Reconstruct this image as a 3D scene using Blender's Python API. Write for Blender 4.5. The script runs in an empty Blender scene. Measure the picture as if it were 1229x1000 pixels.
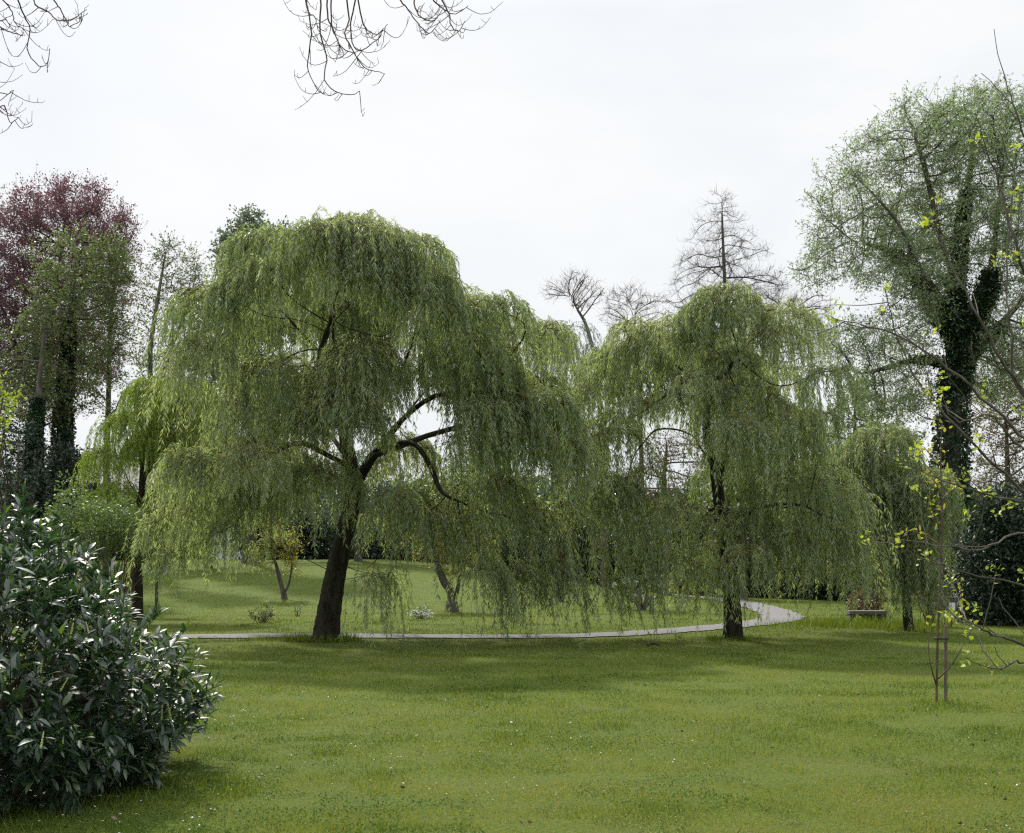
import bpy, math, random
import numpy as np
from mathutils import Vector

# ------------------------------------------------------------------ basics
rs = np.random.RandomState(11)
random.seed(5)
scene = bpy.context.scene
COL = scene.collection
F = 1413.0            # focal length in photograph pixels
CAMH = 1.7
HY = 672.0            # horizon row
CX = 614.5
PI = math.pi


def px(x, y, d):
    """point that appears at photo pixel (x, y) when it stands d metres away"""
    return np.array([(x - CX) / F * d, d, CAMH - (y - HY) / F * d])


def smooth(a, b, t):
    t = np.clip((np.asarray(t, float) - a) / (b - a), 0, 1)
    return t * t * (3 - 2 * t)


def ground(x, y):
    x = np.asarray(x, float)
    y = np.asarray(y, float)
    g = smooth(36, 64, y) * 1.72 * (1 - smooth(-8, 11, x))
    g = g + smooth(12, 22, y) * (0.030 * np.sin(x * 0.45 + 1.0) * np.cos(y * 0.33) + 0.02 * np.sin(x * 0.21 - y * 0.17))
    return g


def norm(v):
    return v / np.maximum(np.linalg.norm(v, axis=-1, keepdims=True), 1e-9)


def rand_dirs(n):
    return norm(rs.normal(size=(n, 3)))


# ------------------------------------------------------------------ mesh building
def build(name, chunks, mats, parent=None):
    """chunks: (verts, faces, material index, tint per face or scalar, smooth)"""
    vs, lv, ls, mi, ti, sm = [], [], [], [], [], []
    nv = nl = 0
    for ch in chunks:
        v, f = np.asarray(ch[0], np.float32).reshape(-1, 3), np.asarray(ch[1], np.int64)
        if len(f) == 0:
            continue
        m = ch[2] if len(ch) > 2 else 0
        t = ch[3] if len(ch) > 3 else 0.5
        s = ch[4] if len(ch) > 4 else False
        k = f.shape[1]
        vs.append(v)
        lv.append((f + nv).ravel())
        ls.append(nl + np.arange(len(f)) * k)
        mi.append(np.full(len(f), m))
        ti.append(np.broadcast_to(np.asarray(t, np.float32), (len(f),)))
        sm.append(np.full(len(f), s))
        nv += len(v)
        nl += f.size
    vs, lv, ls = np.concatenate(vs), np.concatenate(lv), np.concatenate(ls)
    mi, ti, sm = np.concatenate(mi), np.concatenate(ti), np.concatenate(sm)
    me = bpy.data.meshes.new(name)
    me.vertices.add(len(vs))
    me.vertices.foreach_set('co', vs.ravel())
    me.loops.add(len(lv))
    me.loops.foreach_set('vertex_index', lv.astype(np.int32))
    me.polygons.add(len(ls))
    me.polygons.foreach_set('loop_start', ls.astype(np.int32))
    me.polygons.foreach_set('material_index', mi.astype(np.int32))
    me.polygons.foreach_set('use_smooth', sm)
    for mm in (mats if isinstance(mats, (list, tuple)) else [mats]):
        me.materials.append(mm)
    a = me.attributes.new('tint', 'FLOAT', 'FACE')
    a.data.foreach_set('value', np.ascontiguousarray(ti, np.float32))
    me.update(calc_edges=True)
    o = bpy.data.objects.new(name, me)
    COL.objects.link(o)
    if parent is not None:
        o.parent = parent
        o.matrix_parent_inverse = parent.matrix_world.inverted()
    return o


def tag(o, label, cat, group=None):
    o['label'] = label
    o['category'] = cat
    if group:
        o['group'] = group
    return o


def thing(name, label, cat, loc, group=None):
    o = bpy.data.objects.new(name, None)
    o.location = [float(c) for c in loc]
    o.empty_display_size = 0.3
    COL.objects.link(o)
    bpy.context.view_layer.update()
    return tag(o, label, cat, group)


def setting(o, kind='structure'):
    o['kind'] = kind
    return o


def tubes(P, R, S=4):
    """many tubes at once: P (N,K,3), R (N,K)"""
    P = np.asarray(P, float)
    R = np.asarray(R, float)
    N, K, _ = P.shape
    T = norm(np.gradient(P, axis=1))
    m = norm(P[:, -1] - P[:, 0] + 1e-6)
    ref = np.where(np.abs(m[:, 2:3]) > 0.75, np.array([[1.0, 0.13, 0]]), np.array([[0.1, 0.05, 1.0]]))
    U = norm(np.cross(T, ref[:, None, :]))
    V = np.cross(T, U)
    th = np.arange(S) / S * 2 * PI
    off = np.cos(th)[None, None, :, None] * U[:, :, None, :] + np.sin(th)[None, None, :, None] * V[:, :, None, :]
    v = P[:, :, None, :] + R[:, :, None, None] * off
    a = np.arange(N * K * S).reshape(N, K, S)
    b = np.roll(a, -1, axis=2)
    f = np.stack([a[:, :-1], a[:, 1:], b[:, 1:], b[:, :-1]], -1).reshape(-1, 4)
    return v.reshape(-1, 3), f


def tube(pts, rad, S=8):
    return tubes(np.asarray(pts, float)[None], np.asarray(rad, float)[None], S)


def curve(pts, n):
    """smooth polyline through pts (Catmull-Rom), n samples"""
    p = np.asarray(pts, float)
    if len(p) < 3:
        t = np.linspace(0, 1, n)[:, None]
        return p[0] * (1 - t) + p[-1] * t
    e = np.concatenate([[2 * p[0] - p[1]], p, [2 * p[-1] - p[-2]]])
    u = np.linspace(0, len(p) - 1 - 1e-6, n)
    i = u.astype(int)
    t = (u - i)[:, None]
    a, b, c, d = e[i], e[i + 1], e[i + 2], e[i + 3]
    return 0.5 * (2 * b + (c - a) * t + (2 * a - 5 * b + 4 * c - d) * t ** 2 + (3 * b - a - 3 * c + d) * t ** 3)


def leaf_quads(p, d, L, W, roll=None, droop=0.0):
    """one narrow diamond-shaped face per leaf"""
    n = len(p)
    s = norm(np.cross(d, rand_dirs(n)))
    L = np.broadcast_to(np.asarray(L, float), (n,))[:, None]
    W = np.broadcast_to(np.asarray(W, float), (n,))[:, None]
    mid = p + d * L * 0.42
    tip = p + d * L
    tip[:, 2] -= droop * L[:, 0]
    v = np.stack([p, mid + s * W * 0.5, tip, mid - s * W * 0.5], 1)
    return v.reshape(-1, 3), np.arange(n * 4).reshape(n, 4)


def boxv(c, s, bevel=0.0):
    """box as verts+quads with chamfered vertical edges"""
    x, y, z = np.asarray(s, float) / 2
    b = min(bevel, x * 0.9, y * 0.9) if bevel else 0
    if b:
        ring = np.array([(-x + b, -y), (x - b, -y), (x, -y + b), (x, y - b), (x - b, y), (-x + b, y), (-x, y - b), (-x, -y + b)])
    else:
        ring = np.array([(-x, -y), (x, -y), (x, y), (-x, y)])
    k = len(ring)
    v = np.concatenate([np.c_[ring, np.full(k, -z)], np.c_[ring, np.full(k, z)]]) + np.asarray(c, float)
    side = np.array([(i, (i + 1) % k, (i + 1) % k + k, i + k) for i in range(k)])
    return v, side, np.array([list(range(k))[::-1]]), np.array([list(range(k, 2 * k))])


def box_chunks(c, s, bevel=0.0, m=0):
    v, a, b, t = boxv(c, s, bevel)
    return [(v, a, m), (v, b, m), (v, t, m)]


# ------------------------------------------------------------------ materials
def new_mat(name):
    m = bpy.data.materials.new(name)
    m.use_nodes = True
    nt = m.node_tree
    nt.nodes.clear()
    out = nt.nodes.new('ShaderNodeOutputMaterial')
    return m, nt, out


def ramp(nt, stops, fac):
    r = nt.nodes.new('ShaderNodeValToRGB')
    e = r.color_ramp.elements
    while len(e) < len(stops):
        e.new(0.5)
    for q, (p, c) in zip(e, stops):
        q.position = p
        q.color = (*c, 1)
    nt.links.new(fac, r.inputs[0])
    return r.outputs[0]


def leaf_mat(name, cols, trans=0.35, tcol=None, rough=0.45, spec=0.4, tscale=1.5):
    """leaf colour varies from leaf to leaf by the 'tint' attribute"""
    m, nt, out = new_mat(name)
    at = nt.nodes.new('ShaderNodeAttribute')
    at.attribute_name = 'tint'
    n = len(cols)
    col = ramp(nt, [(i / max(1, n - 1), c) for i, c in enumerate(cols)], at.outputs['Fac'])
    p = nt.nodes.new('ShaderNodeBsdfPrincipled')
    p.inputs['Roughness'].default_value = rough
    p.inputs['Specular IOR Level'].default_value = spec
    nt.links.new(col, p.inputs['Base Color'])
    if trans > 0:
        t = nt.nodes.new('ShaderNodeBsdfTranslucent')
        mx = nt.nodes.new('ShaderNodeMix')
        mx.data_type = 'RGBA'
        mx.blend_type = 'MULTIPLY'
        mx.inputs['Factor'].default_value = 1
        nt.links.new(col, mx.inputs['A'])
        tc = tcol or (1.35, 1.25, 0.7)
        mx.inputs['B'].default_value = (tc[0] * tscale, tc[1] * tscale, tc[2] * tscale, 1)
        nt.links.new(mx.outputs['Result'], t.inputs['Color'])
        ms = nt.nodes.new('ShaderNodeMixShader')
        ms.inputs[0].default_value = trans
        nt.links.new(p.outputs[0], ms.inputs[1])
        nt.links.new(t.outputs[0], ms.inputs[2])
        nt.links.new(ms.outputs[0], out.inputs[0])
    else:
        nt.links.new(p.outputs[0], out.inputs[0])
    return m


def noise(nt, scale, detail=4, rough=0.6, vec=None, dist=0.0):
    n = nt.nodes.new('ShaderNodeTexNoise')
    n.inputs['Scale'].default_value = scale
    n.inputs['Detail'].default_value = detail
    n.inputs['Roughness'].default_value = rough
    n.inputs['Distortion'].default_value = dist
    if vec is not None:
        nt.links.new(vec, n.inputs['Vector'])
    return n.outputs['Fac']


def mixc(nt, fac, a, b, mode='MIX'):
    mx = nt.nodes.new('ShaderNodeMix')
    mx.data_type = 'RGBA'
    mx.blend_type = mode
    for s, v in (('Factor', fac), ('A', a), ('B', b)):
        if isinstance(v, (int, float)):
            mx.inputs[s].default_value = v
        elif isinstance(v, tuple):
            mx.inputs[s].default_value = (*v, 1)
        else:
            nt.links.new(v, mx.inputs[s])
    return mx.outputs['Result']


def bump(nt, h, strength, dist, node):
    b = nt.nodes.new('ShaderNodeBump')
    b.inputs['Strength'].default_value = strength
    b.inputs['Distance'].default_value = dist
    nt.links.new(h, b.inputs['Height'])
    nt.links.new(b.outputs[0], node.inputs['Normal'])


def bark_mat(name, dark, light, scale=9.0, stretch=0.22, bumpd=0.03, moss=None):
    m, nt, out = new_mat(name)
    tc = nt.nodes.new('ShaderNodeTexCoord')
    mp = nt.nodes.new('ShaderNodeMapping')
    mp.inputs['Scale'].default_value = (1, 1, stretch)
    nt.links.new(tc.outputs['Object'], mp.inputs[0])
    n1 = noise(nt, scale, 6, 0.65, mp.outputs[0], 0.6)
    col = ramp(nt, [(0.32, dark), (0.62, light)], n1)
    if moss:
        n2 = noise(nt, 2.1, 5, 0.7, tc.outputs['Object'])
        mk = ramp(nt, [(0.50, (0, 0, 0)), (0.66, (1, 1, 1))], n2)
        col = mixc(nt, mk, col, moss)
    p = nt.nodes.new('ShaderNodeBsdfPrincipled')
    p.inputs['Roughness'].default_value = 0.9
    p.inputs['Specular IOR Level'].default_value = 0.15
    nt.links.new(col, p.inputs['Base Color'])
    if bumpd:
        bump(nt, n1, 1.0, bumpd, p)
    nt.links.new(p.outputs[0], out.inputs[0])
    return m


def plain_mat(name, a, b, scale=6.0, rough=0.8, bumpd=0.0, spec=0.3):
    m, nt, out = new_mat(name)
    tc = nt.nodes.new('ShaderNodeTexCoord')
    n1 = noise(nt, scale, 5, 0.6, tc.outputs['Object'])
    p = nt.nodes.new('ShaderNodeBsdfPrincipled')
    p.inputs['Roughness'].default_value = rough
    p.inputs['Specular IOR Level'].default_value = spec
    nt.links.new(ramp(nt, [(0.3, a), (0.7, b)], n1), p.inputs['Base Color'])
    if bumpd:
        bump(nt, n1, 0.8, bumpd, p)
    nt.links.new(p.outputs[0], out.inputs[0])
    return m


BARK = bark_mat('willow_bark', (0.008, 0.007, 0.006), (0.052, 0.044, 0.034), 9, 0.22, 0.10, (0.022, 0.030, 0.011))
BARK_GREY = bark_mat('grey_bark', (0.04, 0.034, 0.03), (0.13, 0.115, 0.10), 6, 0.25, 0.02, (0.05, 0.055, 0.03))
BARK_TWIG = bark_mat('twig_bark', (0.045, 0.032, 0.024), (0.12, 0.09, 0.07), 12, 0.4, 0.0)
BARK_YELLOW = bark_mat('yellow_twig_bark', (0.09, 0.075, 0.02), (0.17, 0.15, 0.05), 12, 0.4, 0.0)
BARK_PALE = bark_mat('pale_bark', (0.10, 0.10, 0.085), (0.22, 0.22, 0.19), 6, 0.3, 0.01, (0.08, 0.10, 0.05))
WILLOW = leaf_mat('willow_leaf', [(0.100, 0.150, 0.084), (0.160, 0.212, 0.122), (0.250, 0.295, 0.200)], 0.5, (1.2, 1.15, 0.5), 0.40, 0.8, 1.7)
WILLOW_Y = leaf_mat('yellow_willow_leaf', [(0.105, 0.17, 0.03), (0.155, 0.235, 0.04), (0.21, 0.28, 0.07)], 0.5, (1.25, 1.15, 0.5))
COPPER = leaf_mat('copper_leaf', [(0.065, 0.038, 0.047), (0.105, 0.062, 0.074), (0.14, 0.085, 0.092)], 0.3, (1.3, 0.7, 0.8))
GREEN = leaf_mat('young_green_leaf', [(0.05, 0.08, 0.03), (0.08, 0.125, 0.045), (0.12, 0.17, 0.06)], 0.35)
SILVER = leaf_mat('silver_green_leaf', [(0.125, 0.17, 0.085), (0.18, 0.23, 0.122), (0.25, 0.295, 0.175)], 0.38, (1.05, 1.15, 0.8))
GREYGREEN = leaf_mat('grey_green_leaf', [(0.07, 0.10, 0.068), (0.11, 0.148, 0.10), (0.155, 0.195, 0.13)], 0.25, (1.1, 1.1, 0.9))
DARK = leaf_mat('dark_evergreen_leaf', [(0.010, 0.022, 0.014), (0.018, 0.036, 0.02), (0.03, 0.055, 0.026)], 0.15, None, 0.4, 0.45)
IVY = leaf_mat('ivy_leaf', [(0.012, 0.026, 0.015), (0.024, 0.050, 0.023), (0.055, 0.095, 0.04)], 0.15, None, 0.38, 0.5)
LAUREL = leaf_mat('laurel_leaf', [(0.012, 0.028, 0.018), (0.024, 0.052, 0.026), (0.085, 0.125, 0.026)], 0.2, (1.3, 1.5, 0.5), 0.45, 0.8)
LIME = leaf_mat('lime_leaf', [(0.13, 0.19, 0.025), (0.21, 0.27, 0.04), (0.30, 0.34, 0.07)], 0.45, (1.2, 1.15, 0.5))
YELLOWLEAF = leaf_mat('yellow_leaf', [(0.12, 0.15, 0.025), (0.2, 0.21, 0.04), (0.27, 0.26, 0.07)], 0.45, (1.2, 1.1, 0.5))
REDLEAF = leaf_mat('bronze_leaf', [(0.075, 0.055, 0.03), (0.11, 0.082, 0.042), (0.10, 0.12, 0.045)], 0.35)
BLOSSOM = leaf_mat('white_blossom', [(0.45, 0.47, 0.42), (0.6, 0.6, 0.56), (0.72, 0.70, 0.68)], 0.3, (1, 1, 1), 0.6, 0.2, 1.0)
YBLOSSOM = leaf_mat('cream_blossom', [(0.35, 0.33, 0.10), (0.5, 0.47, 0.22), (0.6, 0.58, 0.4)], 0.3, (1, 1, 0.8), 0.6, 0.2, 1.0)
SPIKE = leaf_mat('flower_spike', [(0.22, 0.26, 0.08), (0.32, 0.35, 0.13), (0.42, 0.42, 0.2)], 0.25)

# ------------------------------------------------------------------ world, sun, camera
SUN_AZ, SUN_EL = -24.0, 50.0      # sun stands behind the trees, a little to the left
sdir = Vector((math.sin(math.radians(SUN_AZ)) * math.cos(math.radians(SUN_EL)),
               math.cos(math.radians(SUN_AZ)) * math.cos(math.radians(SUN_EL)), math.sin(math.radians(SUN_EL))))
w = bpy.data.worlds.new('World')
scene.world = w
w.use_nodes = True
nt = w.node_tree
nt.nodes.clear()
out = nt.nodes.new('ShaderNodeOutputWorld')
bg = nt.nodes.new('ShaderNodeBackground')
sky = nt.nodes.new('ShaderNodeTexSky')
sky.sky_type = 'NISHITA'
sky.sun_disc = False
sky.sun_elevation = math.radians(SUN_EL)
sky.sun_rotation = math.radians(SUN_AZ)
sky.dust_density = 4.0
bg.inputs['Strength'].default_value = 0.1
tc = nt.nodes.new('ShaderNodeTexCoord')
mp = nt.nodes.new('ShaderNodeMapping')
mp.inputs['Scale'].default_value = (1.0, 1.0, 2.2)
nt.links.new(tc.outputs['Generated'], mp.inputs[0])
n1 = noise(nt, 2.2, 5, 0.55, mp.outputs[0], 0.3)
# a thin bright cloud sheet lies over the blue sky
cl = ramp(nt, [(0.32, (5.9, 6.25, 6.6)), (0.62, (6.95, 7.05, 7.1))], n1)
cov = ramp(nt, [(0.25, (0.86, 0.86, 0.86)), (0.60, (0.97, 0.97, 0.97))], n1)
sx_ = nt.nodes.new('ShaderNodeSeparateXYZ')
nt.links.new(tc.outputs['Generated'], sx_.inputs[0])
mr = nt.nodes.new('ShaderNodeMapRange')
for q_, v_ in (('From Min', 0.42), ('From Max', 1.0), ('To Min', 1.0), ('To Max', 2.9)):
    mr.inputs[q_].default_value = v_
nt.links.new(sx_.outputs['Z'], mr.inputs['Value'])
vm = nt.nodes.new('ShaderNodeVectorMath')      # an overcast sky is brightest overhead; boosted beyond that to light the foliage
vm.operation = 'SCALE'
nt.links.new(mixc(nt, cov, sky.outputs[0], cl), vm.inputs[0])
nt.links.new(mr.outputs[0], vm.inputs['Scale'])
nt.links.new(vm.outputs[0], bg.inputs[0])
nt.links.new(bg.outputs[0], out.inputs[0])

sl = bpy.data.lights.new('sun', 'SUN')
sl.energy = 4.2
sl.angle = math.radians(3.0)
sl.color = (1.0, 0.95, 0.86)
so = bpy.data.objects.new('sun', sl)
so.rotation_euler = (-sdir).to_track_quat('-Z', 'Y').to_euler()
so.location = (0, 0, 30)
COL.objects.link(so)

cd = bpy.data.cameras.new('camera')
cam = bpy.data.objects.new('camera', cd)
cam.location = (0, 0, CAMH)
cam.rotation_euler = (PI / 2, 0, 0)
cd.sensor_width = 36
cd.lens = 36 * F / 1229
cd.shift_y = (HY - 500) / 1229
cd.clip_end = 4200
COL.objects.link(cam)
scene.camera = cam
vs_ = scene.view_settings
vs_.view_transform = 'Standard'
vs_.look = 'None'
vs_.exposure = 0.48
vs_.gamma = 1
scene.cycles.use_denoising = False
scene.cycles.pixel_filter_type = 'BLACKMAN_HARRIS'
scene.cycles.filter_width = 1.3
scene.cycles.max_bounces = 10
scene.cycles.transmission_bounces = 6
scene.cycles.diffuse_bounces = 6

# ------------------------------------------------------------------ lawn and path
def lawn_mat():
    m, nt, out = new_mat('lawn')
    tc = nt.nodes.new('ShaderNodeTexCoord')
    pos = tc.outputs['Object']
    n1 = noise(nt, 0.35, 6, 0.65, pos, 0.4)
    n2 = noise(nt, 3.0, 6, 0.7, pos)
    n3 = noise(nt, 28.0, 5, 0.8, pos)
    c1 = ramp(nt, [(0.3, (0.052, 0.085, 0.016)), (0.5, (0.085, 0.120, 0.022)), (0.72, (0.122, 0.145, 0.034))], n1)
    c2 = ramp(nt, [(0.3, (0.045, 0.076, 0.014)), (0.7, (0.110, 0.138, 0.028))], n2)
    c3 = ramp(nt, [(0.34, (0.012, 0.022, 0.005)), (0.68, (0.165, 0.20, 0.045))], n3)
    c = mixc(nt, 1.0, mixc(nt, 0.6, mixc(nt, 0.5, c1, c2), c3), (0.80, 0.86, 0.58), 'MULTIPLY')
    # worn, drier streaks
    mp = nt.nodes.new('ShaderNodeMapping')
    mp.inputs['Scale'].default_value = (0.35, 1.3, 1)
    nt.links.new(pos, mp.inputs[0])
    n4 = noise(nt, 0.9, 6, 0.7, mp.outputs[0], 0.8)
    k = ramp(nt, [(0.56, (0, 0, 0)), (0.74, (0.7, 0.7, 0.7))], n4)
    c = mixc(nt, k, c, (0.10, 0.088, 0.055))
    p = nt.nodes.new('ShaderNodeBsdfPrincipled')
    p.inputs['Roughness'].default_value = 0.85
    p.inputs['Specular IOR Level'].default_value = 0.1
    nt.links.new(c, p.inputs['Base Color'])
    ad = nt.nodes.new('ShaderNodeMath')
    nt.links.new(n3, ad.inputs[0])
    nt.links.new(n2, ad.inputs[1])
    bump(nt, ad.outputs[0], 0.7, 0.05, p)
    nt.links.new(p.outputs[0], out.inputs[0])
    return m


gx = np.concatenate([np.linspace(-900, -60, 15), np.arange(-50, 50.1, 0.6), np.linspace(60, 900, 15)])
gy = np.concatenate([np.linspace(-120, -10, 8), np.arange(-5, 90.1, 0.6), np.linspace(95, 1500, 22)])
X, Y = np.meshgrid(gx, gy)
gv = np.stack([X, Y, ground(X, Y)], -1).reshape(-1, 3)
ii = np.arange(len(gx) * len(gy)).reshape(len(gy), len(gx))
gf = np.stack([ii[:-1, :-1], ii[:-1, 1:], ii[1:, 1:], ii[1:, :-1]], -1).reshape(-1, 4)
setting(build('lawn', [(gv, gf, 0, 0.5, True)], lawn_mat()))


def path_mat():
    m, nt, out = new_mat('path_gravel')
    tc = nt.nodes.new('ShaderNodeTexCoord')
    n1 = noise(nt, 60, 4, 0.7, tc.outputs['Object'])
    n2 = noise(nt, 0.8, 5, 0.65, tc.outputs['Object'])
    c = mixc(nt, 0.5, ramp(nt, [(0.3, (0.08, 0.077, 0.08)), (0.7, (0.125, 0.12, 0.123))], n1),
             ramp(nt, [(0.3, (0.092, 0.087, 0.086)), (0.7, (0.125, 0.12, 0.12))], n2))
    p = nt.nodes.new('ShaderNodeBsdfPrincipled')
    p.inputs['Roughness'].default_value = 0.9
    nt.links.new(c, p.inputs['Base Color'])
    bump(nt, n1, 0.5, 0.01, p)
    nt.links.new(p.outputs[0], out.inputs[0])
    return m


pc = curve([(-60, 23.6), (-30, 24.6), (-15, 25.3), (-7.5, 25.6), (-2, 25.75), (0.5, 25.9), (2.6, 27.0), (4.4, 28.6), (6.2, 30.6),
            (7.6, 33.4), (8.4, 37), (8.8, 42), (8.7, 48), (7.6, 56), (5.5, 64), (3, 74)], 260)
pt = norm(np.gradient(pc, axis=0))
pn = np.stack([-pt[:, 1], pt[:, 0]], 1)
wd = 0.62 + 0.05 * np.sin(np.arange(len(pc)) * 0.7) + 0.04 * np.sin(np.arange(len(pc)) * 1.9)
rows = []
for q in np.linspace(-1, 1, 6):
    xy = pc + pn * (wd * q)[:, None]
    rows.append(np.c_[xy, ground(xy[:, 0], xy[:, 1]) + 0.02 + 0.025 * (1 - abs(q))])
pv = np.stack(rows, 1)
ii = np.arange(pv.shape[0] * 6).reshape(-1, 6)
pf = np.stack([ii[:-1, :-1], ii[1:, :-1], ii[1:, 1:], ii[:-1, 1:]], -1).reshape(-1, 4)[:, ::-1]
setting(build('path', [(pv.reshape(-1, 3), pf, 0, 0.5, True)], path_mat()))


def on_path(x, y, extra=0.0):
    best = np.full(len(x), 9e9)
    for q in range(0, len(pc), 1):
        best = np.minimum(best, (x - pc[q, 0]) ** 2 + (y - pc[q, 1]) ** 2)
    return best < (0.56 + extra) ** 2


# ------------------------------------------------------------------ grass blades
GRASS = leaf_mat('grass_blade', [(0.046, 0.084, 0.016), (0.104, 0.154, 0.022), (0.170, 0.208, 0.036), (0.24, 0.23, 0.10)], 0.35, (1.25, 1.15, 0.45), 0.7, 0.12, 1.2)


def blades(x, y, h, wdt, lean=0.5, z=None):
    n = len(x)
    z = ground(x, y) if z is None else z
    b = np.c_[x, y, z - 0.004]
    a = rs.uniform(0, 2 * PI, n)
    s = np.c_[np.cos(a), np.sin(a), np.zeros(n)]
    l = np.c_[rs.normal(0, lean, n), rs.normal(0, lean, n), np.ones(n)]
    tip = b + norm(l) * h[:, None]
    v = np.stack([b - s * wdt[:, None] / 2, b + s * wdt[:, None] / 2, tip], 1)
    return v.reshape(-1, 3), np.arange(n * 3).reshape(n, 3)


def vnoise(x, y, sc, seed):
    """cheap smooth value noise"""
    r = np.random.RandomState(seed)
    g = r.rand(64, 64)
    u, v = x * sc, y * sc
    i, j = np.floor(u).astype(int), np.floor(v).astype(int)
    fu, fv = smooth(0, 1, u - i), smooth(0, 1, v - j)
    i0, i1, j0, j1 = i % 64, (i + 1) % 64, j % 64, (j + 1) % 64
    return (g[i0, j0] * (1 - fu) + g[i1, j0] * fu) * (1 - fv) + (g[i0, j1] * (1 - fu) + g[i1, j1] * fu) * fv


n = 760000
u = rs.rand(n)
yy = 5.8 * (66 / 5.8) ** (u ** 1.35)
xx = rs.uniform(-1, 1, n) * (yy * 0.45 + 1.6)
clump = vnoise(xx, yy, 2.2, 3) * 0.6 + vnoise(xx, yy, 7.0, 4) * 0.4
keep = (rs.rand(n) < 0.42 + 0.95 * clump) & ~on_path(xx, yy, 0.0)
xx, yy, clump = xx[keep], yy[keep], clump[keep]
far = yy / 8
# bald, mossy spots keep few blades; longer clumps stand between them
bald = np.clip((vnoise(xx * 0.6, yy * 1.5, 1.1, 61) * 0.6 + vnoise(xx, yy * 1.6, 3.1, 62) * 0.4 - 0.60) * 7, 0, 1)
kk = rs.rand(len(xx)) > bald * 0.3
xx, yy, clump, bald = xx[kk], yy[kk], clump[kk], bald[kk]
far = yy / 8
tall = np.clip((vnoise(xx, yy, 1.9, 63) - 0.62) * 4, 0, 1)
hh = rs.uniform(0.018, 0.04, len(xx)) * (0.7 + 0.6 * clump) * (1 - 0.45 * bald) * (1 + 0.9 * (rs.rand(len(xx)) < 0.07)) * (1 + 0.8 * tall) * np.clip(far, 1, 2.2) ** 0.15
ww = rs.uniform(0.0035, 0.006, len(xx)) * np.clip(far, 0.9, 4.5)
tt = np.clip(vnoise(xx, yy, 0.45, 7) * 0.45 + vnoise(xx, yy, 1.6, 8) * 0.5 + 0.25 * bald - 0.2 * tall + 0.07 * np.sin(yy * 5.2 + 0.6 * xx) + rs.normal(0, 0.24, len(xx)) + 0.5 * (rs.rand(len(xx)) < 0.05 + 0.15 * bald), 0, 1)
gch = [(*blades(xx, yy, hh, ww, 0.55), 0, tt)]
# longer tufts left round the trunks and along the bush
for (tx, ty, tr, tn, hm) in ((-3.95, 24.4, 0.55, 1600, 0.22), (4.72, 24.95, 0.42, 700, 0.15), (-2.6, 8.6, 0.5, 600, 0.1), (5.1, 14.1, 0.2, 120, 0.08), (9.5, 27.9, 0.6, 500, .2),
                             (-5.05, 24.6, 0.35, 260, 0.16), (-3.5, 8.0, 0.7, 500, .09), (9.2, 30.0, 1.3, 2200, .33), (7.6, 29.6, 1.3, 1100, .24)):
    a = rs.uniform(0, 2 * PI, tn)
    r = tr * np.sqrt(rs.rand(tn)) * 1.5
    x_, y_ = tx + r * np.cos(a), ty + r * np.sin(a) * 0.8
    ok = ~on_path(x_, y_)
    x_, y_ = x_[ok], y_[ok]
    gch.append((*blades(x_, y_, rs.uniform(0.4, 1.1, len(x_)) * hm, np.full(len(x_), 0.012), 0.4), 0, rs.uniform(0.1, 0.6, len(x_))))
# clover and plantain lie flat between the blades, in patches
CLOVER = leaf_mat('clover_leaf', [(0.045, 0.085, 0.018), (0.075, 0.122, 0.026), (0.12, 0.155, 0.045)], 0.2, (1.1, 1.2, 0.6), 0.7, 0.12)
nc_ = 150000
yc = 5.8 * (26 / 5.8) ** (rs.rand(nc_) ** 1.3)
xc = rs.uniform(-1, 1, nc_) * (yc * 0.45 + 1.6)
k = (vnoise(xc, yc, 0.9, 81) * 0.5 + vnoise(xc, yc, 3.3, 82) * 0.5 > 0.56) & ~on_path(xc, yc)
xc, yc = xc[k], yc[k]
d_ = norm(np.c_[rs.normal(0, 1, (len(xc), 2)), rs.normal(0.25, 0.25, len(xc))])
sz = rs.uniform(0.009, 0.02, len(xc))
cv, cf = leaf_quads(np.c_[xc, yc, ground(xc, yc) + rs.uniform(0.008, 0.035, len(xc))], d_, sz, sz * 0.85)
gch.append((cv, cf, 1, np.clip(vnoise(xc, yc, 1.3, 83) + rs.normal(0, 0.2, len(xc)), 0, 1)))
# withered leaves and crumbs of soil
LITTER = leaf_mat('leaf_litter', [(0.035, 0.024, 0.015), (0.08, 0.055, 0.03), (0.16, 0.12, 0.07)], 0.0)
nl_ = 380
yl = 5.8 * (26 / 5.8) ** (rs.rand(nl_) ** 1.1)
xl = rs.uniform(-1, 1, nl_) * (yl * 0.45 + 1.6)
sz = rs.uniform(0.012, 0.05, nl_)
v, f = leaf_quads(np.c_[xl, yl, ground(xl, yl) + 0.02], norm(np.c_[rs.normal(0, 1, (nl_, 2)), rs.normal(0.2, 0.3, nl_)]), sz, sz * 0.6)
gch.append((v, f, 2, rs.rand(nl_)))
setting(build('grass', gch, [GRASS, CLOVER, LITTER]), 'stuff')

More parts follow.
